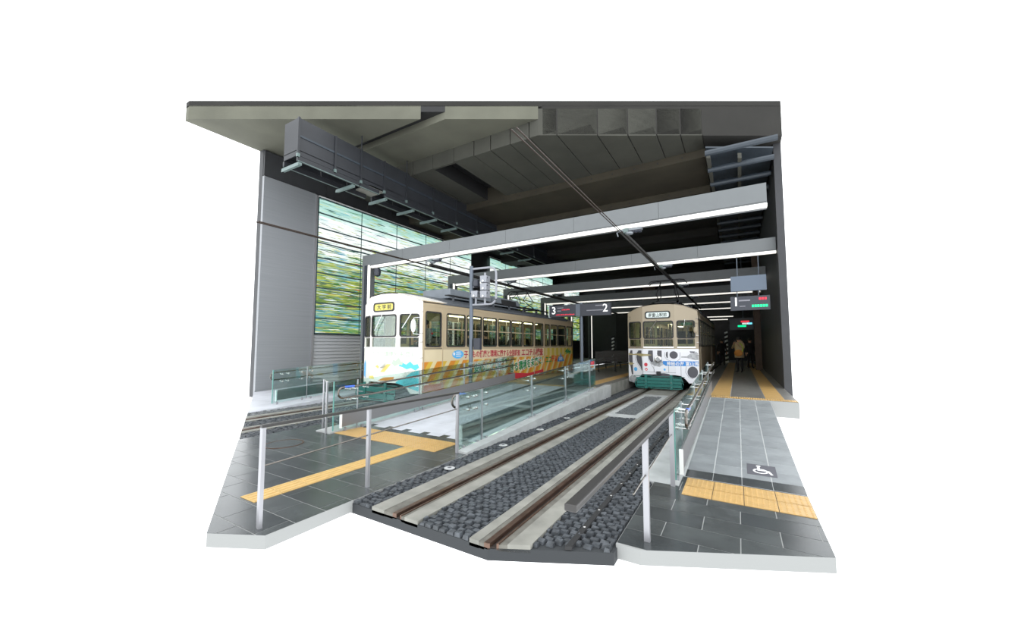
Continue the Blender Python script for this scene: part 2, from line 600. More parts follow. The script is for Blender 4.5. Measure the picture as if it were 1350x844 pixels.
# ------------------------------------------------------------------ ground
RAMP0, RAMP1, PLAT = 5.15, 11.3, 0.34
def z_mid(y): return PLAT * min(1, max(0, (y - RAMP0) / (RAMP1 - RAMP0)))
def z_right(y): return PLAT * min(1, max(0, (y - 5.35) / (10.9 - 5.35)))
def z_left(y): return PLAT * min(1, max(0, (y - 5.0) / 6.3))

YB = 38.0          # back wall
XR = 1.15          # added light-blocking wall at right


def slab(name, polys, zt, depth, material, parent=None, kind=None):
    """one mesh of clipped flat or ramped slabs; zt is a number or f(y)"""
    mb = MB()
    f = zt if callable(zt) else (lambda y: zt)
    for p in polys:
        p = clip(p, GROUND)
        if area(p) > 0.0005:
            mb.prism(p, lambda x, y: f(y) - depth, lambda x, y: f(y))
    o = mb.build(name, material, parent)
    if kind:
        o['kind'] = kind
    return o


def tiles(parent, x0, x1, y0, y1, tx, ty, zt, mats, gap=0.006, th=0.012, bond=0.0, skip=None, name='tile'):
    """each paving tile is a child of its floor, clipped at the floor's edges"""
    f = zt if callable(zt) else (lambda y: zt)
    j, y = 0, y0
    cache = {}
    while y < y1 - 1e-4:
        ye = min(y + ty, y1)
        x = x0 - (bond * tx if j % 2 else 0)
        i = 0
        while x < x1 - 1e-4:
            xa, xe = max(x, x0), min(x + tx, x1)
            if xe - xa > 0.03 and not (skip and skip((xa + xe) / 2, (y + ye) / 2)):
                full = rect(xa + gap / 2, xe - gap / 2, y + gap / 2, ye - gap / 2)
                p = clip(full, GROUND)
                if area(p) > 0.0008:
                    m = mats[(i * 7 + j * 13 + (i * j) % 5) % len(mats)]
                    cx, cy = (xa + xe) / 2, (y + ye) / 2
                    z = f(cy)
                    sl = (f(ye) - f(y)) / (ye - y)
                    key = (round(xe - xa, 4), round(ye - y, 4), round(sl, 5), m) if abs(area(p) - area(full)) < 1e-6 else None
                    if key and key in cache:
                        inst(name, cache[key], parent, (cx, cy, z))
                    else:
                        mb = MB()
                        q = [(a - cx, b - cy) for a, b in p]
                        mb.prism(q, lambda X, Y: sl * Y, lambda X, Y: sl * Y + th)
                        me = mb.mesh(name, m)
                        if key:
                            cache[key] = me
                        inst(name, me, parent, (cx, cy, z))
            x += tx
            i += 1
        y = ye
        j += 1


def make_ground():
    # plaza of dark tiles in front of the middle ramp
    fl = slab('floor', [rect(-7.62, -3.61, 1.0, RAMP0)], -0.0025, 0.12, 'grout', kind='structure')
    fl['label'] = 'dark polished granite paving in front of the middle ramp'
    tiles(fl, -7.62, -3.61, 1.50, RAMP0, 0.6, 0.305, -0.0025, ['tile_dark', 'tile_dark2', 'tile_dark'], bond=0.5, th=0.0025, gap=0.009)
    # right-hand corner paving
    fr = slab('floor', [rect(-0.94, 0.60, 3.28, 5.35)], -0.0025, 0.12, 'grout', kind='structure')
    fr['label'] = 'dark granite paving at the foot of the right ramp'
    tiles(fr, -0.94, 0.60, 3.30, 5.35, 0.6, 0.305, -0.0025, ['tile_dark', 'tile_dark2'], bond=0.5, th=0.0025, gap=0.008)
    # middle ramp and platform
    rm = slab('floor', [rect(-6.62, -3.80, RAMP0, RAMP1)], lambda y: z_mid(y) - 0.0025, 0.30, 'grout', kind='structure')
    rm['label'] = 'pale middle ramp between two glass railings'
    tiles(rm, -6.62, -3.80, RAMP0, RAMP0 + 0.17, 0.30, 0.17, lambda y: z_mid(y) - 0.0025, ['tile_dark', 'tile_dark2'], th=0.0025)
    tiles(rm, -6.62, -3.80, RAMP0 + 0.17, RAMP0 + 0.30, 0.16, 0.13, lambda y: z_mid(y) - 0.0025, ['tile_dark', 'tile_pale', 'tile_pale'], th=0.0025)
    tiles(rm, -6.62, -3.80, RAMP0 + 0.30, RAMP1, 0.94, 0.60, lambda y: z_mid(y) - 0.0025, ['tile_pale'], gap=0.008, th=0.0025, bond=0.5)
    pm = slab('floor', [rect(-7.50, -3.80, RAMP1, YB)], PLAT - 0.0025, 0.36, 'grout', kind='structure')
    pm['label'] = 'middle platform deck between the two trams'
    tiles(pm, -7.50, -3.80, RAMP1 + 0.3, 26.0, 0.925, 1.2, PLAT - 0.0025, ['tile_brown'], th=0.0025, bond=0.5)
    # concrete kerbs either side of the middle ramp
    slab('trim_1', [rect(-3.80, -3.60, 4.70, 12.3)], lambda y: z_mid(y - 0.0) + 0.03, 0.5, 'concrete_light', kind='structure')['label'] = 'pale concrete kerb under the right glass of the middle ramp'
    slab('trim_2', [rect(-7.05, -6.62, 4.45, RAMP1)], lambda y: z_mid(y) + 0.02, 0.4, 'concrete_light', kind='structure')['label'] = 'pale concrete kerb under the left glass of the middle ramp'
    slab('trim_3', [rect(-3.80, -3.76, 12.3, YB)], PLAT, 0.4, 'concrete', kind='structure')['label'] = 'middle platform edge beside the right track'
    # right ramp and platform
    rr = slab('floor', [rect(-0.66, 0.60, 5.35, 10.9)], lambda y: z_right(y) - 0.0025, 0.3, 'grout_pale', kind='structure')
    rr['label'] = 'grey tiled ramp on the right'
    tiles(rr, -0.64, 0.60, 5.36, 5.62, 0.31, 0.26, lambda y: z_right(y) - 0.0025, ['tile_dark'], th=0.0025)
    tiles(rr, -0.64, 0.60, 5.62, 10.87, 0.31, 0.35, lambda y: z_right(y) - 0.0025, ['tile_ramp', 'tile_ramp2', 'tile_ramp'], th=0.0025, gap=0.013)
    pr = slab('floor', [rect(-1.12, XR, 10.9, YB)], PLAT - 0.0025, 0.36, 'grout', kind='structure')
    pr['label'] = 'right platform deck'
    tiles(pr, -0.22, 0.52, 11.36, 30.0, 0.37, 0.6, PLAT - 0.0025, ['tile_brown'], th=0.0025)
    tiles(pr, 0.92, XR, 11.36, 30.0, 0.37, 0.6, PLAT - 0.0025, ['tile_brown'], th=0.0025)
    for k in range(5):      # grooved edging boards beside the right tram
        slab('edging_board', [rect(-1.12 + k * 0.088, -1.12 + k * 0.088 + 0.078, 10.95, 32)], PLAT, 0.012, 'tile_brown', pr)
    slab('trim_4', [rect(-1.10, -0.66, 4.95, 10.95)], lambda y: z_right(y) * 0.25 + 0.004, 0.3, 'concrete_light', kind='structure')['label'] = 'pale concrete strip outside the right glass railing'
    # left ramp and platform
    lp = slab('floor', [rect(-14.0, -10.42, 4.5, YB)], lambda y: z_left(y), 0.35, 'tile_pale', kind='structure')
    lp['label'] = 'left platform behind the left tram'
    # split at the ramp's top so that the deck beyond is level
    lp.data.clear_geometry()
    mb = MB()
    for a, b in ((4.5, 5.0), (5.0, 11.3), (11.3, YB)):
        p = clip(rect(-14.0, -10.42, a, b), GROUND)
        if area(p) > 0.001:
            mb.prism(p, lambda x, y: z_left(y) - 0.35, lambda x, y: z_left(y))
    tmp = mb.mesh('floor', 'tile_pale')
    lp.data = tmp


make_ground()


def cobbles(name, parent, x0, x1, y0, y1, sx, sy, material, top=0.0, seed=1):
    rnd = random.Random(seed)
    mb = MB()
    y, j = y0, 0
    while y < y1:
        x = x0 - (sx * 0.5 if j % 2 else 0)
        while x < x1:
            x_ = x + rnd.uniform(-0.012, 0.012)
            a, b = max(x_ + 0.005, x0), min(x_ + sx - rnd.uniform(0.004, 0.02), x1)
            if b - a > 0.025:
                p = clip(rect(a, b, y + 0.005, min(y + sy - 0.005, y1)), GROUND)
                if len(p) == 4:
                    h = top + rnd.uniform(-0.012, 0.006)
                    t = [rnd.uniform(-0.007, 0.007) for _ in range(4)]
                    cx, cy = sum(q[0] for q in p) / 4, sum(q[1] for q in p) / 4
                    vs_ = [(q[0], q[1], top - 0.03) for q in p] + [(cx + (q[0] - cx) * 0.84, cy + (q[1] - cy) * 0.84, h + t[k]) for k, q in enumerate(p)]
                    mb.add(vs_, [(4, 5, 6, 7), (0, 1, 5, 4), (1, 2, 6, 5), (2, 3, 7, 6), (3, 0, 4, 7)])
            x += sx
        y += sy
        j += 1
    return tag(mb.build(name, material, parent), kind='stuff')


def make_track(cx, ya, yb, label, detail):
    t = thing('tram_track', label, 'tram track', (0, 0, 0))
    g = 0.55
    base = slab('track_base', [rect(cx - 1.47, cx + 1.47, ya, yb)], -0.034, 0.10, 'mortar', t)
    for r, o0, o1, i0, i1 in ((cx - g, -0.35, -0.17, 0.12, 0.29), (cx + g, -0.20, -0.10, 0.14, 0.31)):
        slab('concrete_strip', [rect(r + o0, r + o1, ya, yb)], 0.0, 0.06, 'concrete', t)
        slab('concrete_strip', [rect(r + i0, r + i1, ya, yb)], 0.0, 0.06, 'concrete', t)
        slab('rail_filler', [rect(r + o1, r - 0.045, ya, yb), rect(r + 0.075, r + i0, ya, yb)], -0.006, 0.05, 'asphalt', t)
        slab('rail', [rect(r - 0.045, r + 0.008, ya, yb), rect(r + 0.058, r + 0.075, ya, yb)], 0.004, 0.05, 'rail', t)
        slab('rail_groove', [rect(r + 0.008, r + 0.058, ya, yb)], -0.030, 0.01, 'groove', t)
    if detail:
        cobbles('cobblestones', t, cx - 1.20, cx - g - 0.35, ya, 14.0, 0.09, 0.066, 'cobble', -0.002, 1)
        cobbles('cobblestones', t, cx - g + 0.29, cx + g - 0.20, ya, 8.9, 0.088, 0.066, 'cobble', -0.002, 2)
        cobbles('cobblestones', t, cx + g + 0.31, cx + 1.44, ya, 14.0, 0.09, 0.066, 'cobble', -0.002, 3)
        # pale pit cover between the rails
        slab('pit_frame', [rect(cx - 0.38, cx + 0.38, 8.92, 9.30), rect(cx - 0.38, cx + 0.38, 12.95, 13.4), rect(cx - 0.38, cx - 0.25, 9.30, 12.95), rect(cx + 0.25, cx + 0.38, 9.30, 12.95)], 0.001, 0.03, 'concrete_light', t)
        cobbles('pit_cobblestones', t, cx - 0.25, cx + 0.25, 9.30, 12.95, 0.10, 0.08, 'cobble_pale', 0.0, 4)
        slab('pit_frame', [rect(cx - 0.38, cx + 0.38, 13.4, 27.0)], -0.004, 0.03, 'concrete', t)
        # slot drain with small silver studs
        slab('drain_channel', [rect(-1.285, -1.235, 2.6, 9.5)], 0.004, 0.03, 'black', t)
        mb = MB()
        y = 3.4
        while y < 8.5:
            if len(clip([(-1.28, y), (-1.24, y), (-1.24, y + .04)], GROUND)) == 3:
                mb.lathe([(0.014, 0.0), (0.014, 0.008), (0.006, 0.011)], (-1.26, y, 0.003), 8)
            y += 0.42
        mb.build('drain_stud', 'steel', t)
    else:
        cobbles('cobblestones', t, cx - 1.40, cx - g - 0.35, ya, 9.0, 0.115, 0.085, 'cobble_pale', -0.002, 5)
        cobbles('cobblestones', t, cx - g + 0.29, cx + g - 0.20, ya, 9.0, 0.088, 0.066, 'cobble', -0.002, 6)
        cobbles('cobblestones', t, cx + g + 0.31, cx + 1.36, ya, 9.0, 0.09, 0.066, 'cobble', -0.002, 7)
    return t


make_track(-2.40, 2.72, YB, 'paved tram track with two grooved rails and cobbles leading to the right tram', True)
make_track(-8.98, 3.5, YB, 'cobbled tram track under the left tram', False)


def make_tactile():
    # one dotted tile, one ridged tile
    def dotted(s, n, mname):
        mb = MB()
        mb.box(-s / 2 + 0.003, s / 2 - 0.003, -s / 2 + 0.003, s / 2 - 0.003, 0, 0.006)
        for i in range(n):
            for j in range(n):
                c = (-s / 2 + s * (i + 0.5) / n, -s / 2 + s * (j + 0.5) / n)
                mb.lathe([(0.013, 0.005), (0.009, 0.011)], (c[0], c[1], 0), 6)
        return mb.mesh('tactile_tile', mname)

    def ridged(s):
        mb = MB()
        mb.box(-s / 2 + 0.003, s / 2 - 0.003, -s / 2 + 0.003, s / 2 - 0.003, 0, 0.006)
        for i in range(4):
            x = -s / 2 + s * (i + 0.5) / 4
            mb.box(x - 0.014, x + 0.014, -s / 2 + 0.02, s / 2 - 0.02, 0.005, 0.011)
        return mb.mesh('tactile_tile', 'tactile_line')
    d, r = dotted(0.30, 6, 'tactile'), ridged(0.30)
    t = thing('tactile_paving', 'wide strip of dotted yellow tactile tiles at the foot of the middle ramp', 'tactile paving')
    for i in range(9):
        for j in range(2):
            inst('tactile_tile', d, t, (-6.66 + 0.30 * i, 4.69 + 0.30 * j, 0.0))
    t = thing('tactile_paving', 'narrow line of ridged yellow tactile tiles crossing the dark paving', 'tactile paving')
    y = 4.39
    while y > 1.95:
        p = [(-4.59 - .15, y - .15), (-4.59 + .15, y - .15), (-4.59 + .15, y + .15), (-4.59 - .15, y + .15)]
        if abs(area(clip(p, GROUND)) - 0.09) < 1e-5:
            inst('tactile_tile', r, t, (-4.59, y, 0.0))
        y -= 0.30
    t = thing('tactile_paving', 'dotted yellow tactile tiles at the foot of the right ramp', 'tactile paving')
    for i in range(4):
        for j in range(2):
            inst('tactile_tile', d, t, (-0.455 + 0.30 * i, 4.85 + 0.31 * j, 0.0))
    # platform strips
    t = thing('tactile_paving', 'yellow tactile band across the head of the right ramp', 'tactile paving')
    for i in range(6):
        inst('tactile_tile', d, t, (-0.50 + 0.30 * i, 11.12, PLAT))
    t = thing('tactile_paving', 'long yellow tactile strip on the right platform next to the right tram', 'tactile paving')
    mb = MB(); mb.box(-0.22, 0.22, -0.29, 0.29, 0, 0.006); w = mb.mesh('tactile_tile', 'tactile')
    for k in range(36):
        inst('tactile_tile', w, t, (-0.455, 11.62 + 0.6 * k, PLAT))
    t = thing('tactile_paving', 'yellow tactile strip along the far right of the right platform', 'tactile paving')
    mb = MB(); mb.box(-0.19, 0.19, -0.29, 0.29, 0, 0.006); w2 = mb.mesh('tactile_tile', 'tactile')
    for k in range(36):
        inst('tactile_tile', w2, t, (0.72, 11.62 + 0.6 * k, PLAT))
    t = thing('tactile_paving', 'yellow tactile band across the head of the middle ramp', 'tactile paving')
    for i in range(9):
        inst('tactile_tile', d, t, (-6.42 + 0.30 * i, RAMP1 + 0.15, PLAT))
    t = thing('tactile_paving', 'yellow tactile strip along the middle platform edge towards the right tram', 'tactile paving')
    for k in range(36):
        inst('tactile_tile', w, t, (-4.32, 12.0 + 0.6 * k, PLAT))
    t = thing('tactile_paving', 'yellow tactile strip along the middle platform beside the left tram', 'tactile paving')
    for k in range(36):
        inst('tactile_tile', w, t, (-6.75, 12.0 + 0.6 * k, PLAT))
    # pale round floor markers in the cobbles
    proto = None
    for k in range(5):
        y = 4.06 + 1.36 * k
        o = thing('floor_marker', '%s pale round floor marker set in the cobbles left of the right track' % ['nearest', 'second nearest', 'third nearest', 'fourth nearest', 'farthest'][k],
                  'floor marker', (-3.40, y, 0.004), group='round markers in the cobbles')
        if proto is None:
            mb = MB(); mb.lathe([(0.072, 0.0), (0.072, 0.006), (0.060, 0.010)], (0, 0, 0), 18)
            pa = mb.mesh('disc', 'concrete_light')
            mb = MB(); mb.lathe([(0.026, 0.009), (0.024, 0.013)], (0.0, 0.0, 0), 10)
            pb = mb.mesh('lens', 'ink_grey')
            proto = True
        inst('disc', pa, o)
        inst('lens', pb, o)
    # manhole cover cut by the left edge of the picture
    o = thing('manhole_cover', 'round dark manhole cover in the paving at the left edge', 'manhole', (-6.62, 3.62, 0.001))
    mb = MB(); mb.lathe([(0.27, 0.0), (0.27, 0.003)], (0, 0, 0), 28); mb.build('cover', 'tile_dark2', o)
    mb = MB(); out = ellipse(0, 0, 0.30, 0.30, 28); inn = ellipse(0, 0, 0.275, 0.275, 28)
    mb.ring(out, inn, lambda s, z, d: (s, z, d), 0.005); mb.build('rim', 'rail', o)
    # wheelchair mark on the right ramp
    y0 = 5.98
    sl = PLAT / (10.9 - 5.35)
    o = thing('wheelchair_mark', 'dark square with white wheelchair symbol painted on the right ramp', 'floor marking', (0.20, y0, z_right(y0) + 0.0005))
    o.rotation_euler = (math.atan(sl), 0, 0)
    mb = MB(); mb.box(-0.16, 0.16, -0.20, 0.20, 0, 0.0012); mb.build('square', 'ink_grey', o)
    mb = MB()
    fl = lambda s, z, d: (s, z, 0.0012 + d)
    mb.ring(ellipse(-0.01, -0.045, 0.085, 0.085, 20), ellipse(-0.01, -0.045, 0.062, 0.062, 20), fl, 0.0006)
    mb.plate(ellipse(-0.03, 0.14, 0.026, 0.026, 12), fl, 0.0006)
    mb.plate([(-0.045, 0.10), (-0.045, -0.03), (0.06, -0.03), (0.095, -0.14), (0.12, -0.13), (0.085, -0.005), (-0.015, -0.005), (-0.015, 0.10)], fl, 0.0006)
    mb.build('symbol', 'white', o)


make_tactile()


# ------------------------------------------------------------------ walls and ceiling
def make_walls():
    # left wall: smooth metal cladding, then the art glass with the shutter below it
    wl = MB().box(-14.35, -14.10, 6.62, YB, -0.1, 8.9).build('wall_left', 'wall_dark')
    tag(wl, 'dark left wall of the station behind the art glass', kind='structure')
    for a, b in ((6.62, 8.50),):
        MB().box(-14.10, -13.98, a, b, 0.0, 5.86).build('cladding_panel', 'wall_metal', wl)
        MB().box(-14.10, -13.98, a, b, 5.88, 7.55).build('cladding_panel', 'wall_metal', wl)
    MB().box(-14.10, -13.93, 8.50, 8.58, 0, 7.52).build('cladding_edge', 'post', wl)
    y = 6.62
    k = 0
    for ye in (8.95, 10.95, 12.30, 14.30, 16.30, 18.60, 20.4, 23, 26, 29, 33, YB):
        zt = 8.48 if k not in (3, 4) else 7.95
        MB().box(-14.10, -14.02, y + 0.01, ye - 0.01, 7.58, zt).build('upper_panel', 'wall_dark', wl)
        y = ye
        k += 1
    # roller shutter under the art glass
    sh = thing('roller_shutter', 'grey ribbed roller shutter below the art glass behind the left tram', 'shutter', (-14.02, 0, 0))
    mb = MB()
    me = None
    sl = MB(); sl.hexa([(-0.03, 8.62, 0), (0.03, 8.62, 0), (0.03, 19.0, 0), (-0.03, 19.0, 0), (-0.03, 8.62, 0.125), (-0.02, 8.62, 0.125), (-0.02, 19.0, 0.125), (-0.03, 19.0, 0.125)])
    me = sl.mesh('slat', 'shutter')
    for k in range(15):
        inst('slat', me, sh, (0, 0, 0.12 + 0.13 * k))
    # art glass in three bays of panes
    secs = [(8.62, 5, 'largest back-lit art glass wall of green and blue strokes behind the left tram'),
            (20.54, 5, 'middle back-lit art glass wall of green strokes seen over the left tram roof'),
            (33.0, 2, 'farthest back-lit art glass wall, small green bay beyond the platform sign')]
    ph, pw = 0.592, 1.98
    pane = MB().box(-0.012, 0.012, 0.012, pw - 0.012, 0.014, ph - 0.014).mesh('glass_pane', 'art')
    for y0, n, lab in secs:
        a = thing('art_glass_wall', lab, 'glass artwork', (-13.97, y0, 2.11))
        for c in range(n):
            for r_ in range(9):
                inst('glass_pane', pane, a, (0, c * pw, r_ * ph))
        for c in range(n + 1):
            MB().box(-0.05, 0.022, c * pw - 0.016, c * pw + 0.016, 0, 9 * ph).build('mullion', 'mullion', a)
        for r_ in range(10):
            MB().box(-0.05, 0.045, 0, n * pw, r_ * ph - 0.024, r_ * ph + 0.024).build('transom', 'mullion', a)
        MB().box(-0.05, 0.06, -0.02, n * pw, 9 * ph + 0.03, 9 * ph + 0.075).build('top_rail', 'white', a)
    # back wall, and a wall added at right to block side light
    wb_ = tag(MB().box(-14.35, XR + 0.2, YB, YB + 0.2, -0.2, 8.9).build('wall_back', 'wall_dark'), 'dark wall at the far end of the station', kind='structure')
    wr = tag(MB().box(XR, XR + 0.2, 14.2, YB, -0.1, 8.0).build('side_light_block', 'wall_dark'), 'dark wall added along the right platform to block side light', kind='structure')
    # brown clad column block and darker doors at the far end of the middle platform
    MB().box(-6.9, -5.9, 33.5, 34.4, PLAT, 7.4).build('column_cladding', 'wall_brown', wb_)
    MB().box(-5.7, -4.9, 34.0, 34.3, PLAT, 3.3).build('column_cladding', 'wall_brown', wb_)
    MB().box(-9.8, -7.4, 35.5, 36.0, PLAT, 7.4).build('column_cladding', 'black', wb_)


make_walls()


def ceil_slab(name, x0, x1, y0, y1, z0, z1, material, parent=None):
    p = clip(rect(x0, x1, y0, y1), CEIL)
    if area(p) < 0.001:
        return None
    return MB().prism(p, z0, z1).build(name, material, parent)


def make_ceiling():
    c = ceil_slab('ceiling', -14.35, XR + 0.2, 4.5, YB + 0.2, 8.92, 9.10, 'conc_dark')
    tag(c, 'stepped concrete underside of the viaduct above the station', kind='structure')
    # front bay: daylight put into a paler soffit colour, with a dark joint
    ceil_slab('soffit_panel', -14.35, -0.75, 8.50, 9.95, 8.52, 8.95, 'conc_daylit', c)
    ceil_slab('soffit_panel', -14.35, -0.75, 4.5, 8.12, 8.52, 8.95, 'conc_daylit', c)
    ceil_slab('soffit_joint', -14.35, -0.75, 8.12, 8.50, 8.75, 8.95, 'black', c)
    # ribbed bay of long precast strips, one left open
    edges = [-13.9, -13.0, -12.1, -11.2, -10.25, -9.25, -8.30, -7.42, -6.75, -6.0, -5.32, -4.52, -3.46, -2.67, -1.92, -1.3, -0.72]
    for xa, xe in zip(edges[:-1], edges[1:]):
        if xa == -9.25:     # the open slot, its deep shade put in as black sheets
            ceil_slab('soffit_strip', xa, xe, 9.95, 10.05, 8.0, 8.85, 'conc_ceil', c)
            ceil_slab('slot_shade', xa, xe, 10.05, 13.42, 8.55, 8.85, 'black', c)
            ceil_slab('slot_shade', xa - 0.01, xa + 0.01, 10.05, 13.42, 8.0, 8.6, 'black', c)
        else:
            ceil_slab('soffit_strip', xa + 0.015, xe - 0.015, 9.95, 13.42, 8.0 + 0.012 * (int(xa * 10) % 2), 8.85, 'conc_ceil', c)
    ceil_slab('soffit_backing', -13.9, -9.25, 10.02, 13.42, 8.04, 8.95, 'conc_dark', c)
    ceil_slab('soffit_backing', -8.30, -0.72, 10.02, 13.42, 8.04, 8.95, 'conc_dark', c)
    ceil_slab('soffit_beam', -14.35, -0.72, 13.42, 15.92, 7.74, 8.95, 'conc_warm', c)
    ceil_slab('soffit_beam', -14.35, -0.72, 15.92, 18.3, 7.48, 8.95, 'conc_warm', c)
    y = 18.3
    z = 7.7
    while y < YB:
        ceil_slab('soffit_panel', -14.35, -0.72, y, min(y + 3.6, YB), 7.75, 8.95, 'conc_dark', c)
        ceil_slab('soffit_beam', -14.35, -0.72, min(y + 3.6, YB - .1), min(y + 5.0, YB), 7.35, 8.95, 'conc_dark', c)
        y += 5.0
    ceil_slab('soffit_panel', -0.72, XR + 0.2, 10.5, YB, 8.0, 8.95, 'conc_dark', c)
    # form-tie holes on the two step faces
    mb = MB()
    for yy, zz in ((13.415, 7.87), (15.915, 7.60)):
        x = -9.2
        while x < -1.0:
            mb.lathe([(0.026, -0.012), (0.026, 0.004)], (x, yy, zz), 8, 'y')
            x += 0.78
    tag(mb.build('tie_holes', 'black', c), kind='stuff')


make_ceiling()


def make_duct():
    t = thing('cable_duct', 'long dark overhead cable duct with pale cross bars under the ceiling at left', 'cable duct', (0, 0, 0))
    xa, xb, z0 = -11.12, -10.40, 6.80
    ya, yb = 5.75, 26.0
    # side sheets joint by joint
    ys = [ya, 6.88, 7.80, 8.75, 9.77, 11.2, 12.7, 14.2, 16.0, 18.0, 20.0, 23.0, yb]
    for i in range(len(ys) - 1):
        MB().box(xb - 0.02, xb, ys[i] + 0.015, ys[i + 1] - 0.015, z0 + 0.16, 8.05).build('side_sheet', 'duct', t)
        MB().box(xa, xa + 0.02, ys[i] + 0.015, ys[i + 1] - 0.015, z0 + 0.16, 8.05).build('side_sheet', 'duct', t)
        MB().box(xb, xb + 0.05, ys[i] - 0.03, ys[i] + 0.03, z0 + 0.1, 8.05).build('stiffener', 'duct', t)
        MB().box(xb - 0.01, xb + 0.06, ys[i] - 0.035, ys[i] + 0.035, z0 + 0.10, z0 + 0.20).build('clamp', 'duct_rail', t)
    MB().box(xa + 0.02, xb - 0.02, ya, ya + 0.02, z0 + 0.16, 8.05).build('end_plate', 'duct', t)
    MB().box(xb - 0.03, xb + 0.02, ya, yb, 7.50, 7.56).build('side_pipe', 'duct_blue', t)
    MB().box(xa, xb, 5.75, yb, z0 + 0.30, z0 + 0.32).build('tray', 'duct', t)
    # bottom edge rails, broken where the tray is open
    for a, b in ((ya, 7.75), (7.78, 8.55), (8.8, yb)):
        MB().box(xb - 0.05, xb + 0.02, a, b, z0, z0 + 0.14).build('edge_rail', 'duct', t)
        MB().box(xb - 0.012, xb + 0.025, a, b, z0 - 0.004, z0 + 0.012).build('edge_lip', 'duct_rail', t)
        MB().box(xa - 0.02, xa + 0.05, a, b, z0, z0 + 0.14).build('edge_rail', 'duct', t)
        MB().box(xa - 0.02, xa + 0.012, a, b, z0 - 0.004, z0 + 0.012).build('edge_lip', 'duct_rail', t)
    bar = MB()
    bar.box(xa - 0.12, xb + 0.02, -0.05, 0.05, z0 - 0.10, z0 - 0.03)
    bar.box(xa - 0.12, xb + 0.02, -0.055, -0.04, z0 - 0.13, z0 - 0.08)
    bme = bar.mesh('cross_bar', 'duct_rail')
    for y in (5.82, 7.55, 8.85, 10.15, 11.4, 12.7, 14.2, 15.8, 17.6, 19.6, 21.8):
        inst('cross_bar', bme, t, (0, y, 0))
    MB().box(xa, xb, 8.15, 8.8, z0 + 0.15, z0 + 0.2).build('light_cover', 'concrete', t)
    # hangers to the ceiling
    for y in (7.8, 9.77, 12.7, 16.0, 20.0):
        MB().tube([(xb + 0.03, y, 7.9), (xb + 0.03, y, 8.5)], 0.02, 6).build('hanger', 'duct', t)

    # second rack over the right platform
    t = thing('cable_rack', 'blue grey ladder of ducts under the ceiling at the upper right', 'cable rack', (0, 0, 0))
    z = 7.30
    for x in (-0.60, 0.22):
        p = clip(rect(x - 0.05, x + 0.05, 10.9, 30), CEIL)
        MB().prism(p, z, z + 0.16).build('side_rail', 'conc_ceil', t)
    ys = []
    y = 12.2
    while y < 30:
        MB().tube([(-0.66, y, z - 0.02), (1.10, y, z - 0.02)], 0.085, 8).build('cross_tube', 'duct_blue', t)
        y += 1.25
    p = clip(rect(-0.66, 1.10, 11.0, 30), CEIL)
    MB().prism(p, z + 0.32, z + 0.36).build('pan', 'duct_blue', t)


make_duct()
# ------------------------------------------------------------------ portal frames with lights
FRAMES = [9.62, 14.65, 19.85, 25.0, 30.1, 35.2]
ORD = ['nearest', 'second', 'third', 'fourth', 'fifth', 'farthest']


def make_frames():
    for k, y in enumerate(FRAMES):
        t = thing('portal_frame', '%s grey steel portal frame with a white light strip under its beam' % ORD[k], 'steel frame', (0, y, 0), group='portal frames over the tracks')
        xr = 0.62 if k == 0 else XR - 0.02
        n = 6
        xs = [-12.38 + (xr + 12.38) * i / n for i in range(n + 1)]
        for i in range(n):
            MB().box(xs[i] + 0.003, xs[i + 1] - 0.003, -0.14, 0.14, 4.70, 5.10).build('beam_panel', 'beam', t)
        MB().box(-12.3, xr, -0.11, 0.11, 4.665, 4.70).build('shadow_gap', 'beam_seam', t)
        MB().box(-11.9, xr, -0.13, -0.03, 4.59, 4.665).build('light_strip', 'lamp', t)
        MB().box(-11.9, xr, -0.03, 0.12, 4.60, 4.665).build('beam_soffit', 'beam_seam', t)
        # column: side plates, dark core, upright light strip
        MB().box(-12.38, -12.26, -0.14, 0.14, 0.0, 4.70).build('column_plate', 'beam', t)
        MB().box(-12.26, -12.06, -0.13, 0.14, 0.0, 4.70).build('column_core', 'board', t)
        MB().box(-12.06, -11.985, -0.14, -0.08, 0.4, 4.70).build('upright_light', 'lamp', t)
        MB().box(-12.06, -12.0, -0.08, 0.14, 0.4, 4.70).build('column_plate', 'beam', t)
        MB().box(-12.06, -11.96, -0.12, 0.12, 0.0, 0.4).build('column_foot', 'beam', t)
        if k == 0:
            o = tag(MB().lathe([(0.03, -0.20), (0.11, -0.16), (0.13, 0.0), (0.11, 0.10), (0.04, 0.14)], (-11.68, y, 4.45), 14).build('loudspeaker', 'board', None, smooth=True),
                    'small dark round loudspeaker under the left end of the nearest beam', 'loudspeaker')


make_frames()


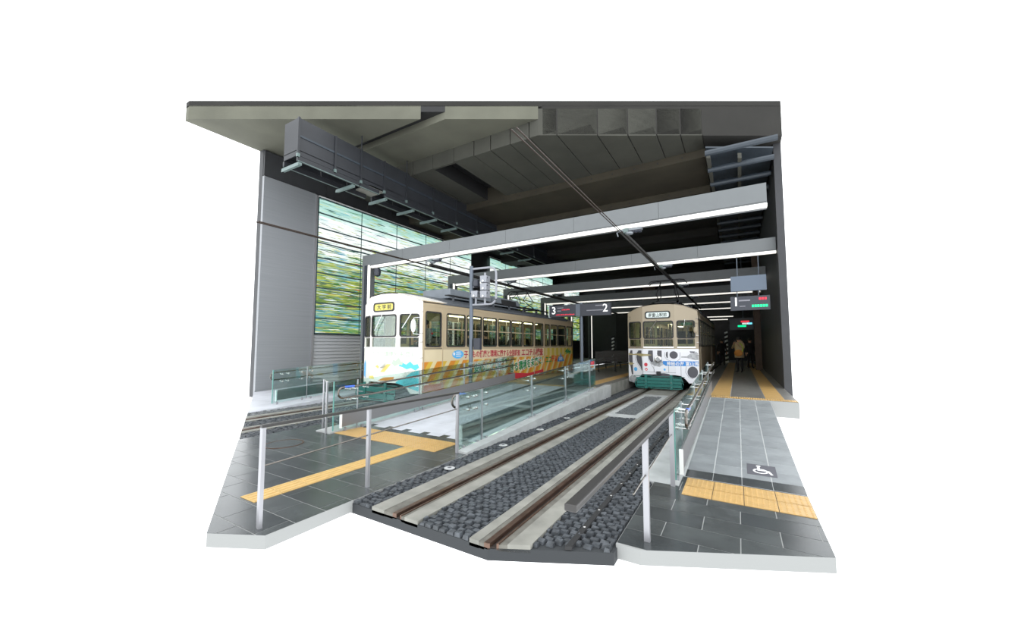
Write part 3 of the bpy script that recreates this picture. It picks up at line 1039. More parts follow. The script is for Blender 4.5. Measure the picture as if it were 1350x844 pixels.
def make_wires():
    for cx, ya, who in ((-2.42, 4.1, 'right'), (-8.98, 4.15, 'left')):
        t = thing('overhead_wire', 'pair of dark contact wires running to a conductor bar above the %s track' % who, 'overhead wire', (0, 0, 0))
        z = 4.47 if who == 'right' else 4.36
        for dx in (-0.035, 0.045):
            MB().tube([(cx + dx, ya, z), (cx + dx * 0.6, 9.4, z)], 0.011 if who == 'right' else 0.016, 6).build('contact_wire', 'wire', t)
        MB().tube([(cx - 0.03, 9.4, z), (cx - 0.03, 33.0, z)], 0.022, 6).build('conductor_bar', 'bar', t)
        MB().box(cx - 0.05, cx + 0.035, 9.6, 33.0, z + 0.02, z + 0.085).build('conductor_bar', 'bar', t)
        for k, y in enumerate(FRAMES[:5]):
            h = thing('wire_hanger', 'insulated wire hanger under the %s beam above the %s track' % (ORD[k], who), 'insulator', (cx, y - 0.02, 4.585), group='wire hangers')
            MB().box(-0.10, 0.46, -0.07, 0.07, -0.055, 0.0).build('bracket', 'insul', h)
            MB().box(0.02, 0.14, -0.10, 0.10, -0.10, 0.02).build('clamp', 'duct_rail', h)
            MB().lathe([(0.06, 0.14), (0.062, 0.20), (0.05, 0.22), (0.062, 0.24), (0.05, 0.28), (0.062, 0.30), (0.05, 0.36), (0.065, 0.38), (0.065, 0.44)], (0, 0, -0.06), 10, 'x').build('insulator_rod', 'board', h)
            MB().lathe([(0.03, -0.17), (0.09, -0.15), (0.095, -0.11), (0.04, -0.09)], (0.16, -0.06, 0.0), 12).build('insulator_bell', 'insul', h)
            MB().tube([(-0.10, 0, -0.03), (-0.16, -0.02, -0.06), (-0.13, -0.02, -0.16)], 0.018, 6).build('hook', 'insul', h)
            for o in h.children:
                o.visible_shadow = True


make_wires()


# ------------------------------------------------------------------ glass railings
def rail_path(x, ys, zf, z_off):
    return [(x, y, zf(y) + z_off) for y in ys]


def make_railing(label, x, y0, y1, joints, zf, inner, height=0.90, loop=True, tagged=True):
    """glass fence with kick board and a looped double handrail on the inner side (inner = +1 / -1 in x)"""
    t = thing('glass_railing', label, 'glass railing', (0, 0, 0))
    ys = [y0] + joints + [y1]
    base = lambda y: zf(y) + 0.045
    for i in range(len(ys) - 1):
        a, b = ys[i] + 0.008, ys[i + 1] - 0.008
        p = MB().hexa([(x - 0.006, a, base(a)), (x + 0.006, a, base(a)), (x + 0.006, b, base(b)), (x - 0.006, b, base(b)),
                       (x - 0.006, a, zf(a) + height), (x + 0.006, a, zf(a) + height), (x + 0.006, b, zf(b) + height), (x - 0.006, b, zf(b) + height)])
        p.build('glass_pane', 'glass', t)
        m = (a + b) / 2
        for yy in (a + 0.12, b - 0.12) if b - a > 0.6 else (m,):
            MB().box(x - 0.02, x + 0.02, yy - 0.02, yy + 0.02, zf(yy) + 0.0, zf(yy) + 0.075).build('foot_clamp', 'post', t)
    MB().box(x - 0.008, x + 0.008, y0 - 0.012, y0 + 0.008, base(y0), zf(y0) + height).build('glass_end_edge', 'glass_edge', t)
    for y in joints:
        MB().box(x - 0.012, x + 0.012, y - 0.010, y + 0.010, base(y) - 0.02, zf(y) + height).build('joint_strip', 'post', t)
    s = inner
    # kick board
    a, b = y0 + 0.14, y1 - 0.02
    xi = x + s * 0.05
    lo, hi = (0.10, 0.38)
    mbk = MB().hexa([(xi - 0.01, a, zf(a) + lo), (xi + 0.01, a, zf(a) + lo), (xi + 0.01, b, zf(b) + lo), (xi - 0.01, b, zf(b) + lo),
                     (xi - 0.01, a, zf(a) + hi), (xi + 0.01, a, zf(a) + hi), (xi + 0.01, b, zf(b) + hi), (xi - 0.01, b, zf(b) + hi)])
    mbk.build('kick_board', 'kick', t)
    MB().box(xi - 0.022, xi + 0.022, a - 0.03, a, zf(a) + lo - 0.02, zf(a) + hi).build('kick_board_end', 'white', t)
    # handrails
    xr = x + s * 0.13
    zu, zl = 0.86, 0.66
    ya = y0 + 0.10
    mb = MB()
    nseg = 10
    far = [y1 - 0.1 - (y1 - 0.1 - ya) * i / nseg for i in range(nseg + 1)]
    path = [(xr, y, zf(y) + zu) for y in far]
    r = (zu - zl) / 2
    for k in range(1, 10):
        a_ = PI * k / 10
        path.append((xr, ya - r * math.sin(a_), zf(ya) + (zu + zl) / 2 + r * math.cos(a_)))
    path += [(xr, y, zf(y) + zl) for y in reversed(far)]
    MB().tube(path, 0.019, 8).build('handrail', 'steel_dark', t, smooth=True)
    if tagged:
        yy = ya + 0.12
        MB().tube([(xr, ya + 0.03, zf(ya) + zu + 0.001), (xr, ya + 0.24, zf(ya + 0.24) + zu + 0.001)], 0.021, 8).build('braille_tag', 'tag_blue', t)
    # brackets in pairs at the joints and near the end
    for yy in [y0 + 0.26, y0 + 0.42] + [j + d for j in joints for d in (-0.15, 0.15)]:
        if yy > y1 - 0.05:
            continue
        for zz in (zu, zl):
            z = zf(yy) + zz - 0.05
            mb = MB()
            mb.tube([(x - s * 0.02, yy, z), (xr, yy, z), (xr, yy, z + 0.045)], 0.009, 6)
            mb.lathe([(0.022, -0.012), (0.022, 0.012)], (x, yy, z), 10, 'x')
            mb.build('bracket', 'steel', t)
    return t


def make_barrier(label, x, y_posts, z_top, w=0.045):
    t = thing('post_barrier', label, 'barrier', (0, 0, 0))
    for y in y_posts:
        MB().box(x - w / 2, x + w / 2, y - w / 2, y + w / 2, 0.0, z_top - 0.02).build('post', 'post', t)
    a, b = min(y_posts), max(y_posts)
    return t, a, b


rg = make_railing('right glass railing of the middle ramp with blue tag on its handrail end', -3.80, 4.74, 11.36, [5.37, 7.20, 9.03, 10.86], z_mid, -1)
MB().box(-3.794, -3.790, 10.94, 11.24, 1.07, 1.17).build('pane_mark', 'red', rg)  # red plate on the end pane, two orange ones below it
for _y in (11.02, 11.14):
    MB().box(-3.794, -3.790, _y - 0.035, _y + 0.035, 0.985, 1.03).build('pane_mark', 'bag', rg)
make_railing('left glass railing of the middle ramp in front of the left tram', -6.60, 4.50, 11.2, [5.02, 6.75, 8.48, 10.2], z_mid, 1, height=0.97)
make_railing('glass railing along the left side of the right ramp', -0.70, 5.02, 11.4, [5.65, 7.45, 9.25, 11.0], z_right, 1, height=0.88)
make_railing('long glass railing on the far side of the left track', -10.90, 5.60, 11.6, [6.55, 8.4, 10.2], z_left, -1, height=0.95, tagged=False)


def make_barriers():
    t = thing('post_barrier', 'slim steel barrier with one square post in front of the middle ramp', 'barrier', (0, 0, 0))
    x = -3.79
    for y in (1.88, 3.05, 4.70):
        MB().box(x - 0.022, x + 0.022, y - 0.016, y + 0.016, 0.0, 0.90).build('post', 'post', t)
    p = [(x, 2.08, 0.91), (x, 4.70, 0.91)]
    MB().box(x - 0.020, x + 0.020, 1.86, 4.72, 0.90, 0.925).build('top_rail', 'rail_black', t)
    MB().tube([(x, 1.88, 0.55), (x, 4.72, 0.67)], 0.008, 6).build('lower_rod', 'steel_dark', t)
    t = thing('post_barrier', 'short steel frame of two posts at the end of the left glass railing', 'barrier', (0, 0, 0))
    for px, y in ((-6.72, 4.44), (-7.25, 4.72)):
        MB().box(px - 0.015, px + 0.015, y - 0.015, y + 0.015, 0.0, 0.96).build('post', 'post', t)
    MB().tube([(-7.25, 4.72, 0.96), (-6.72, 4.44, 0.96)], 0.016, 6).build('top_rail', 'steel', t)
    MB().tube([(-7.25, 4.72, 0.72), (-6.72, 4.44, 0.72)], 0.010, 6).build('lower_rod', 'steel', t)
    t = thing('post_barrier', 'steel barrier with two square posts at the foot of the right ramp beside the track', 'barrier', (0, 0, 0))
    x = -0.72
    for y in (3.45, 4.92):
        MB().box(x - 0.024, x + 0.024, y - 0.018, y + 0.018, 0.0, 0.87).build('post', 'post', t)
    MB().box(x - 0.032, x + 0.032, 1.75, 4.95, 0.86, 0.895).build('top_rail', 'rail_black', t, bevel=0.008)
    MB().tube([(x, 3.0, 0.535), (x, 4.95, 0.60)], 0.008, 6).build('lower_rod', 'steel_dark', t)


make_barriers()


# ------------------------------------------------------------------ signal pole, signs, benches
def make_street_furniture():
    px, py = -6.86, 9.12
    t = thing('signal_pole', 'slim blue grey signal pole with a looped bracket of lamp boxes beside the left tram', 'signal pole', (px, py, 0))
    MB().lathe([(0.10, 0.0), (0.10, 0.02), (0.062, 0.03), (0.060, 4.02), (0.05, 4.04)], (0, 0, 0), 16).build('pole', 'pole', t, smooth=True)
    # loop of tube to the right of the pole, facing the camera
    dx, dy = math.cos(0.10), math.sin(0.10)
    def pt(s, z): return (dx * s, dy * s, z)
    path = [pt(0.05, 3.95), pt(0.64, 3.95)]
    for k in range(1, 6):
        a = PI / 2 * (1 - k / 6)
        path.append(pt(0.64 + 0.20 * math.cos(a), 3.75 + 0.20 * math.sin(a)))
    path += [pt(0.84, 3.75), pt(0.84, 3.06)]
    for k in range(1, 6):
        a = -PI / 2 * k / 6
        path.append(pt(0.64 + 0.20 * math.cos(a), 3.06 + 0.20 * math.sin(a)))
    path += [pt(0.64, 2.86), pt(0.05, 2.86)]
    MB().tube(path, 0.032, 8).build('bracket_loop', 'sig', t, smooth=True)
    def boxlamp(s, z, w):
        c = pt(s, z)
        mb = MB()
        q = []
        for sz in (-1, 1):
            for a, b in ((-1, -1), (1, -1), (1, 1), (-1, 1)):
                k = 1.0 if sz > 0 else 0.86
                q.append((c[0] + dx * a * w * k - dy * b * w, c[1] + dy * a * w * k + dx * b * w, c[2] + sz * w * 0.88))
        mb.hexa(q)
        o = mb.build('lamp_box', 'sig', t, bevel=0.015)
        MB().lathe([(0.030, -0.02), (0.022, 0.004)], (c[0] + dy * w, c[1] - dx * w - 0.004, c[2] - w * 0.45), 8, 'y').build('lamp_screw', 'white', o)
        for q_ in (-1, 1):
            MB().tube([(c[0] + q_ * w, c[1] - w * 0.7, c[2] + 0.03), (c[0] + q_ * (w + 0.03), c[1] - w * 0.7, c[2] + 0.03)], 0.016, 6).build('hinge', 'board', o)
    for z in (3.60, 3.375, 3.15):
        boxlamp(0.47, z, 0.118)
    boxlamp(0.16, 3.17, 0.115)
    for s, z0, z1 in ((0.47, 2.87, 3.05), (0.16, 2.87, 3.07), (0.47, 3.70, 3.80)):
        MB().tube([pt(s, z0), pt(s, z1)], 0.032, 8).build('stem', 'sig', t)
    c = pt(0.17, 3.52)
    MB().lathe([(0.05, -0.14), (0.105, -0.10), (0.11, 0.03), (0.085, 0.09), (0.02, 0.11)], c, 14).build('bell', 'board', t, smooth=True)
    MB().tube([pt(0.05, 3.40), pt(0.20, 3.40)], 0.02, 6).build('stem', 'sig', t)
    c = pt(0.24, 1.88)
    MB().box(c[0] - 0.13, c[0] + 0.10, c[1] - 0.06, c[1] + 0.06, 1.52, 1.86).build('control_box', 'board', t, bevel=0.01)

    # platform sign 3 | 2
    sx, sy = -5.32, 14.3
    t = thing('platform_sign', 'dark platform sign with numbers 3 and 2 on a pole between the trams', 'sign', (sx, sy, PLAT))
    MB().lathe([(0.10, 0.0), (0.10, 0.02), (0.065, 0.03), (0.065, 3.0)], (0, 0, 0), 16).build('pole', 'pole', t, smooth=True)
    x0, x1 = -1.34, 1.20
    zb, zt = 2.46, 2.93
    b = MB().box(x0, x1, -0.12, 0.04, zb, zt).build('sign_board', 'board', t)
    MB().box(-0.18, 0.0, -0.135, 0.045, zb, zt + 0.01).build('board_post', 'pole', t)
    MB().box(x0 - 0.02, x0, -0.13, 0.05, zb - 0.01, zt + 0.01).build('board_end', 'sign_w', t)
    text('3', 'number', 'sign_text', t, (x0 + 0.10, -0.124, zb + 0.12), 0.42, weight=0.004)
    text('2', 'number', 'sign_text', t, (x1 - 0.30, -0.124, zb + 0.14), 0.42, weight=0.004)
    for a, c, z in ((x0 + .36, x0 + .62, 2.80), (x0 + .36, x0 + .52, 2.68), (0.62, 0.92, 2.83), (0.26, 0.92, 2.65)):
        MB().box(a, c, -0.124, -0.12, z, z + 0.035).build('small_print', 'line_grey', t)
    k = 0
    for x, z, n in ((-0.78, 2.72, 6), (-1.04, 2.52, 14)):
        for i in range(n):
            h = 0.045 if (i * 5) % 3 else 0.032
            MB().box(x + i * 0.058, x + i * 0.058 + 0.036, -0.126, -0.12, z, z + h).build('led_block', 'led_red', t)
    # platform sign 1 and the panel above it
    t = thing('platform_sign', 'dark hanging platform sign with number 1 and green lights at the right edge', 'sign', (-0.185, 14.62, 2.80))
    MB().box(0, 1.1, -0.06, 0.06, 0, 0.46).build('sign_board', 'board', t)
    for hx in (0.2, 0.8):
        MB().tube([(hx, 0, 0.46), (hx, 0, 0.64)], 0.015, 6).build('hanger', 'pole', t)
    text('1', 'number', 'sign_text', t, (0.06, -0.063, 0.15), 0.40, weight=0.004)
    MB().box(0.24, 0.56, -0.063, -0.06, 0.30, 0.345).build('small_print', 'line_grey', t)
    MB().box(0.26, 0.42, -0.063, -0.06, 0.12, 0.145).build('small_print', 'line_grey', t)
    for i in range(6):
        MB().box(0.60 + i * 0.075, 0.60 + i * 0.075 + 0.06, -0.066, -0.06, 0.09, 0.17).build('led_block', 'led_green', t)
    for i in range(3):
        MB().box(0.80 + i * 0.075, 0.80 + i * 0.075 + 0.06, -0.066, -0.06, 0.32, 0.40).build('led_block', 'led_red', t)
    t = thing('hanging_panel', 'plain blue grey panel hanging above the platform 1 sign', 'panel', (-0.16, 14.62, 3.44))
    MB().box(0, 1.0, -0.05, 0.05, 0, 0.50).build('board', 'panel_blue', t)
    for hx in (0.2, 0.8):
        MB().tube([(hx, 0, 0.5), (hx, 0, 1.16)], 0.015, 6).build('hanger', 'pole', t)
    # further departure board
    t = thing('departure_board', 'small far departure board with red, green and blue lights on the right platform', 'sign', (-0.12, 26.0, 2.62))
    MB().box(-0.3, 1.1, -0.05, 0.05, -0.06, 0.62).build('board', 'board', t)
    MB().tube([(0.4, 0, 0.62), (0.4, 0, 4.55)], 0.02, 6).build('hanger', 'pole', t)
    for x, z, w, m in ((0.28, 0.36, 0.42, 'led_red'), (0.34, 0.24, 0.30, 'sign_text'), (0.62, 0.24, 0.22, 'led_cyan'), (0.12, 0.10, 0.42, 'led_green')):
        MB().box(x, x + w, -0.056, -0.05, z, z + 0.10).build('led_block', m, t)
    # benches on the middle platform
    for k, (bx, by, lab) in enumerate(((-5.2, 18.6, 'dark slatted bench nearest the right tram on the middle platform'), (-5.75, 21.6, 'dark slatted bench farther back on the middle platform'))):
        t = thing('bench', lab, 'bench', (bx, by, PLAT), rz=0.35)
        for i in range(5):
            MB().box(-0.95, 0.95, -0.22 + i * 0.10, -0.22 + i * 0.10 + 0.08, 0.41, 0.44).build('seat_slat', 'bench', t)
        for i in range(6):
            z = 0.50 + i * 0.085
            y = 0.30 + i * 0.02
            MB().box(-0.95, 0.95, y, y + 0.025, z, z + 0.07).build('back_slat', 'bench', t)
        for x in (-0.8, 0.0, 0.8):
            MB().tube([(x, -0.26, 0.0), (x, -0.14, 0.40), (x, 0.28, 0.42), (x, 0.42, 1.0)], 0.022, 6).build('leg', 'bench', t)
            MB().tube([(x, 0.20, 0.42), (x, 0.34, 0.0)], 0.022, 6).build('leg', 'bench', t)
    # striped hazard posts at the far end
    for x, y, z1, lab in ((-0.75, 31.5, 2.1, 'black and white striped post behind the people on the right platform'), (-9.55, 33.5, 2.3, 'black and white striped post at the far end of the middle platform')):
        t = thing('striped_post', lab, 'post', (x, y, PLAT if x > -7 else 0.0))
        z = 0.0
        i = 0
        mb0, mb1 = MB(), MB()
        while z < z1:
            (mb0 if i % 2 else mb1).hexa([(-0.10, -0.1, z), (0.10, -0.1, z + 0.08), (0.10, 0.1, z + 0.08), (-0.10, 0.1, z), (-0.10, -0.1, z + 0.15), (0.10, -0.1, z + 0.23), (0.10, 0.1, z + 0.23), (-0.10, 0.1, z + 0.15)])
            z += 0.15
            i += 1
        mb0.build('black_bands', 'black', t)
        mb1.build('white_bands', 'white', t)
    # small white notice on the dark far wall, lamps of the far concourse
    tag(MB().box(-8.3, -7.9, 35.42, 35.46, 2.55, 3.0).build('notice', 'white', None), 'small white notice on the dark column at the far end', 'notice')
    for k, (x, z, w) in enumerate(((-3.3, 4.05, 3.0), (-3.3, 3.80, 2.6))):
        o = tag(MB().box(x, x + w, 36.8, 37.0, z, z + 0.06).build('ceiling_lamp', 'lamp', None),
                ('upper' if k == 0 else 'lower') + ' thin white lamp row at the far end of the right platform', 'lamp')
    tag(MB().box(0.75, 1.05, 24.0, 24.4, PLAT, 7.3).build('steel_column', 'wall_brown', None, bevel=0.01), 'brown steel column at the right edge behind the people', 'column')
    # warm spotlights fixed behind the beams, over the platforms
    for x in (0.25, -5.6):
        for k in (1, 2, 3, 4):
            side = 'right' if x > -2 else 'middle'
            t = thing('spotlight', 'warm spotlight behind the %s beam above the %s platform' % (ORD[k], side), 'lamp', (x, FRAMES[k] + 0.30, 4.74), group='platform spotlights')
            MB().lathe([(0.10, 0.16), (0.16, 0.12), (0.18, 0.0)], (0, 0, 0), 14).build('shade', 'board', t)
            MB().box(-0.03, 0.03, -0.17, 0.0, 0.10, 0.16).build('bracket', 'board', t)
            MB().lathe([(0.15, 0.004), (0.15, 0.02)], (0, 0, 0.0), 14).build('bulb', 'warm_lamp', t)


make_street_furniture()
# ------------------------------------------------------------------ trams
HW, XL, XRF, SET = 1.25, -0.64, 0.50, 0.25       # half width, front folds, set-back of the angled facets


def front_y(x):
    if x < XL:
        return SET * (XL - x) / (HW + XL)
    if x > XRF:
        return SET * (x - XRF) / (HW - XRF)
    return 0.0


def arch(x):
    return 2.92 + 0.30 * (1 - abs(x / HW) ** 2.4)


def wall_fn(A, B):
    ax, ay = A
    dx, dy = B[0] - ax, B[1] - ay
    l = math.hypot(dx, dy)
    dx, dy = dx / l, dy / l
    return (lambda s, z, d: (ax + dx * s + dy * d, ay + dy * s - dx * d, z)), l


def panel(mb, fn, s0, s1, z0, z1, holes, t=0.05):
    ss = sorted({s0, s1} | {h[0] for h in holes} | {h[1] for h in holes})
    zs = sorted({z0, z1} | {h[2] for h in holes} | {h[3] for h in holes})
    ss = [s for s in ss if s0 <= s <= s1]
    zs = [z for z in zs if z0 <= z <= z1]
    for i in range(len(ss) - 1):
        run = None
        for j in range(len(zs) - 1):
            a, b, c, d = ss[i], ss[i + 1], zs[j], zs[j + 1]
            m = ((a + b) / 2, (c + d) / 2)
            inside = any(h[0] < m[0] < h[1] and h[2] < m[1] < h[3] for h in holes)
            if not inside:
                mb.hexa([fn(a, c, 0), fn(b, c, 0), fn(b, c, -t), fn(a, c, -t), fn(a, d, 0), fn(b, d, 0), fn(b, d, -t), fn(a, d, -t)])


def window(parent, fn, s0, s1, z0, z1, name='window', midbar=None, r=0.06, fm='rubber', sash='cream'):
    mb = MB().ring(rrect(s0 - 0.022, s1 + 0.022, z0 - 0.022, z1 + 0.022, r + 0.02), rrect(s0 + 0.018, s1 - 0.018, z0 + 0.018, z1 - 0.018, r), lambda s, z, d: fn(s, z, d - 0.03), 0.042)
    w = mb.build(name, fm, parent)
    MB().plate(rrect(s0, s1, z0, z1, r), lambda s, z, d: fn(s, z, d - 0.035), 0.006).build('pane', 'glass_win', w)
    if midbar:
        MB().plate([(s0, midbar - 0.016), (s1, midbar - 0.016), (s1, midbar + 0.016), (s0, midbar + 0.016)], lambda s, z, d: fn(s, z, d - 0.03), 0.035).build('sash_bar', sash, w)
    return w


def ffn(x, z, d):
    """point on the folded front, d metres in front of it"""
    return (x, front_y(x) - d, z)


def decal(parent, name, poly, material, d=0.003, fn=None, split=True):
    """flat print on the folded front: outline in local (x, z)"""
    mb = MB()
    a = sum(poly[i][0] * poly[(i + 1) % len(poly)][1] - poly[(i + 1) % len(poly)][0] * poly[i][1] for i in range(len(poly)))
    if a < 0:
        poly = poly[::-1]
    if fn is not None:
        mb.plate(poly, fn, d)
    else:
        for pl in ([(-1, 0, -XL)], [(1, 0, XL), (-1, 0, -XRF)], [(1, 0, XRF)]):
            q = clip(poly, pl)
            if area(q) > 1e-5:
                mb.plate(q, lambda s, z, dd: ffn(s, z, dd + 0.0005), d)
    return mb.build(name, material, parent)


def front_text(parent, body, name, material, x, z, size, width, d=0.006, weight=0.003):
    o = text(body, name, material, parent, (0, 0, 0), size, width=width, depth=0.001, weight=weight)
    o.rotation_euler = (0, 0, 0)
    for v in o.data.vertices:
        px, pz = v.co.x + x, v.co.y + z
        v.co = Vector(ffn(px, pz, d + v.co.z))
    return o


def make_tram(label, cx, yf, kind):
    L_ = 11.95
    t = thing('tram', label, 'tram', (cx, yf, 0))
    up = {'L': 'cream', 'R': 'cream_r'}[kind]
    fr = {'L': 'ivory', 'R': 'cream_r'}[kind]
    lo_side = {'L': 'livery', 'R': 'cream_r'}[kind]
    lo_front = {'L': 'ivory', 'R': 'tram_white'}[kind]
    P = [(-HW, SET), (XL, 0), (XRF, 0), (HW, SET)]
    sash = up
    # --- front: three facets with windows
    facets = [(P[0], P[1], [(0.06, 0.57)]), (P[1], P[2], [(0.035, 1.075)]), (P[2], P[3], [(0.085, 0.67)])]
    mbu, mbl = MB(), MB()
    for i, (A, B, wins) in enumerate(facets):
        fn, l = wall_fn(A, B)
        holes = []
        for a, b in wins:
            holes += [(a, b, 1.60, 1.875), (a, b, 1.915, 2.545)]
        panel(mbu, fn, 0, l, 1.52, 2.92, holes)
        panel(mbl, fn, 0, l, 0.60, 1.52, [])
        # arch strip above
        n = 8
        pts = [(0, 2.92), (l, 2.92)] + [(l * (1 - k / n), max(2.925, arch(A[0] + (B[0] - A[0]) * (1 - k / n)))) for k in range(n + 1)]
        mbu.plate(pts, lambda s, z, d: fn(s, z, -d), 0.05)
        # skirt below the belt with the coupler arch cut out
        if i == 0:
            mbl.plate([(0, 0.27), (0.30, 0.27), (0.44, 0.40), (0.55, 0.54), (l, 0.56), (l, 0.60), (0, 0.60)], lambda s, z, d: fn(s, z, -d), 0.05)
        elif i == 2:
            mbl.plate([(0, 0.56), (0.18, 0.53), (0.34, 0.40), (0.44, 0.27), (l, 0.27), (l, 0.60), (0, 0.60)], lambda s, z, d: fn(s, z, -d), 0.05)
        else:
            mbl.plate([(0, 0.56), (l, 0.56), (l, 0.60), (0, 0.60)], lambda s, z, d: fn(s, z, -d), 0.05)
        for a, b in wins:
            window(t, fn, a, b, 1.915, 2.545, 'front_window')
            w = MB().plate([(a, 1.60), (b, 1.60), (b, 1.875), (a, 1.875)], lambda s, z, d: fn(s, z, d - 0.035), 0.006).build('lower_front_pane', 'glass_win', t)
            MB().plate([(a - 0.02, 1.555), (b + 0.02, 1.555), (b + 0.02, 1.60), (a - 0.02, 1.60)], fn, 0.02).build('window_sill', 'steel' if kind == 'R' else 'white', t)
    mbu.build('front_upper', fr, t)
    mbl.build('front_lower', lo_front, t)
    # --- sides
    wins = [(0.13, 0.78, 1), (1.05, 1.96, 0), (2.07, 2.89, 0), (3.00, 3.86, 0), (3.99, 4.88, 0), (4.96, 5.83, 0), (5.93, 6.82, 0), (6.98, 7.80, 2), (8.00, 8.49, 0), (8.62, 9.42, 0), (9.52, 10.44, 0), (10.59, 11.30, 0)]
    sl = L_ - 2 * SET
    for side in (1, -1):
        if side == 1:
            fn, l = wall_fn((HW, SET), (HW, SET + sl))
            ws = wins
        else:
            fn, l = wall_fn((-HW, SET + sl), (-HW, SET))
            ws = [(sl - b, sl - a, k) for a, b, k in wins]
        mb = MB()
        panel(mb, fn, 0, l, 1.52, 2.95, [(a, b, 1.62, 2.63) for a, b, k in ws])
        mb.build('side_upper', up, t)
        mb = MB()
        panel(mb, fn, 0, l, 0.30, 1.52, [])
        mb.build('side_lower', lo_side, t)
        MB().plate([(0, 2.80), (l, 2.80), (l, 2.812), (0, 2.812)], fn, 0.006).build('rain_gutter', up, t)
        for a, b, k in ws:
            window(t, fn, a, b, 1.62, 2.63, 'side_window' if not k else 'door_window', midbar=None if k else 2.15, sash=sash)
            if k:       # folding door outline: posts standing proud of the side
                for s in (a - 0.10, b + 0.06):
                    MB().plate([(s, 0.36), (s + 0.035, 0.36), (s + 0.035, 2.74), (s, 2.74)], fn, 0.014).build('door_post', up, t)
                MB().plate([(a - 0.07, 1.545), (b + 0.06, 1.545), (b + 0.06, 1.558), (a - 0.07, 1.558)], fn, 0.004).build('door_seam', 'ink', t)
    # --- rear wall, floor, inner ceiling, under frame
    mb = MB()
    fn, l = wall_fn((HW, L_ - SET), (-HW, L_ - SET))
    panel(mb, fn, 0, l, 0.30, 2.95, [(0.25, 0.85, 1.65, 2.55), (0.95, 1.55, 1.65, 2.55), (1.65, 2.25, 1.65, 2.55)])
    mb.build('rear_wall', up, t)
    MB().box(-HW + 0.06, HW - 0.06, SET, L_ - SET - 0.06, 0.78, 0.84).build('cabin_floor', 'int_floor', t)
    MB().box(-HW + 0.06, HW - 0.06, SET + 0.05, L_ - SET - 0.06, 2.80, 2.84).build('cabin_ceiling', 'int_wall', t)
    for x in (-0.5, 0.5):
        MB().box(x - 0.09, x + 0.09, 1.6, L_ - 1.2, 2.765, 2.795).build('cabin_lamp', 'int_lamp', t)
    # partition behind the driver with an opening
    mb = MB()
    fn2, l2 = wall_fn((-HW + 0.06, 1.25), (HW - 0.06, 1.25))
    panel(mb, fn2, 0, l2, 0.84, 2.80, [(0.85, 1.50, 0.84, 2.5), (0.15, 0.75, 1.7, 2.4), (1.62, 2.2, 1.7, 2.4)], 0.03)
    mb.build('cab_partition', 'int_wall', t)
    MB().box(-0.95, 0.95, 0.30, 0.55, 0.84, 1.58).build('dashboard', 'ink_grey', t)
    for x in (-1, 1):
        MB().box(*(sorted((x * 1.17, x * 0.75))), 2.0, 6.7, 0.84, 1.25).build('long_seat', 'seat', t)
        MB().box(*(sorted((x * 1.17, x * 1.05))), 2.0, 6.7, 1.25, 1.66).build('seat_back', 'seat', t)
        MB().box(*(sorted((x * 1.17, x * 0.75))), 8.0, 11.2, 0.84, 1.25).build('long_seat', 'seat', t)
        for y in (2.0, 4.3, 6.8, 8.0):
            MB().tube([(x * 0.72, y, 0.84), (x * 0.72, y, 2.80)], 0.018, 6).build('grab_pole', 'steel', t)
    MB().box(-1.05, 1.05, 0.9, L_ - 0.9, 0.22, 0.76).build('underframe', 'under', t)
    for y in (2.6, 4.1, 7.9, 9.4):
        MB().lathe([(0.33, -0.62), (0.33, -0.50), (0.30, -0.49), (0.30, 0.49), (0.33, 0.50), (0.33, 0.62)], (0, y, 0.335), 20, 'x').build('wheelset', 'under', t)
    # --- roof
    xs = [-HW + 2 * HW * i / 20 for i in range(21)]
    xs = sorted(set(xs + [XL, XRF]))
    vs_, fs = [], []
    for x in xs:
        for y in (front_y(x), L_ - SET):
            vs_ += [(x, y, arch(x)), (x, y, arch(x) - 0.03)]
    for i in range(len(xs) - 1):
        a, b = i * 4, (i + 1) * 4
        fs += [(a, b, b + 2, a + 2), (a + 1, a + 3, b + 3, b + 1), (a, a + 1, b + 1, b), (a + 2, b + 2, b + 3, a + 3)]
    e = (len(xs) - 1) * 4
    fs += [(0, 2, 3, 1), (e, e + 1, e + 3, e + 2)]
    MB().add(vs_, fs).build('roof_shell', fr, t, smooth=True)
    xs = [-1.23 + 2.46 * i / 20 for i in range(21)]
    vs_, fs = [], []
    for x in xs:
        y0 = 0.42 + 1.15 * max(0.0, abs(x) - 0.55) / 0.68
        for y in (y0, L_ - 0.5):
            vs_ += [(x, y, arch(x) + 0.03), (x, y, arch(x) - 0.005)]
    for i in range(20):
        a, b = i * 4, (i + 1) * 4
        fs += [(a, b, b + 2, a + 2), (a + 1, a + 3, b + 3, b + 1), (a, a + 1, b + 1, b), (a + 2, b + 2, b + 3, a + 3)]
    fs += [(0, 2, 3, 1), (80, 81, 83, 82)]
    MB().add(vs_, fs).build('roof_cover', 'roof', t, smooth=True)
    for s in (-1, 1):
        MB().plate([(0.95, 2.90), (L_ - 1, 2.90), (L_ - 1, 2.985), (1.5, 2.985)], (lambda q: (lambda s_, z, d: (q * (HW - 0.02 + d), s_, z)))(s), 0.03).build('roof_edge', 'roof', t)
        MB().box(*sorted((s * 0.80, s * 0.98)), 1.7, 9.8, 3.27, 3.30).build('running_board', 'under', t)
        for y in (2.0, 3.2, 4.4, 5.6, 6.8, 8.0, 9.2):
            MB().box(*sorted((s * 0.86, s * 0.92)), y, y + 0.05, 3.10, 3.27).build('board_support', 'roof', t)
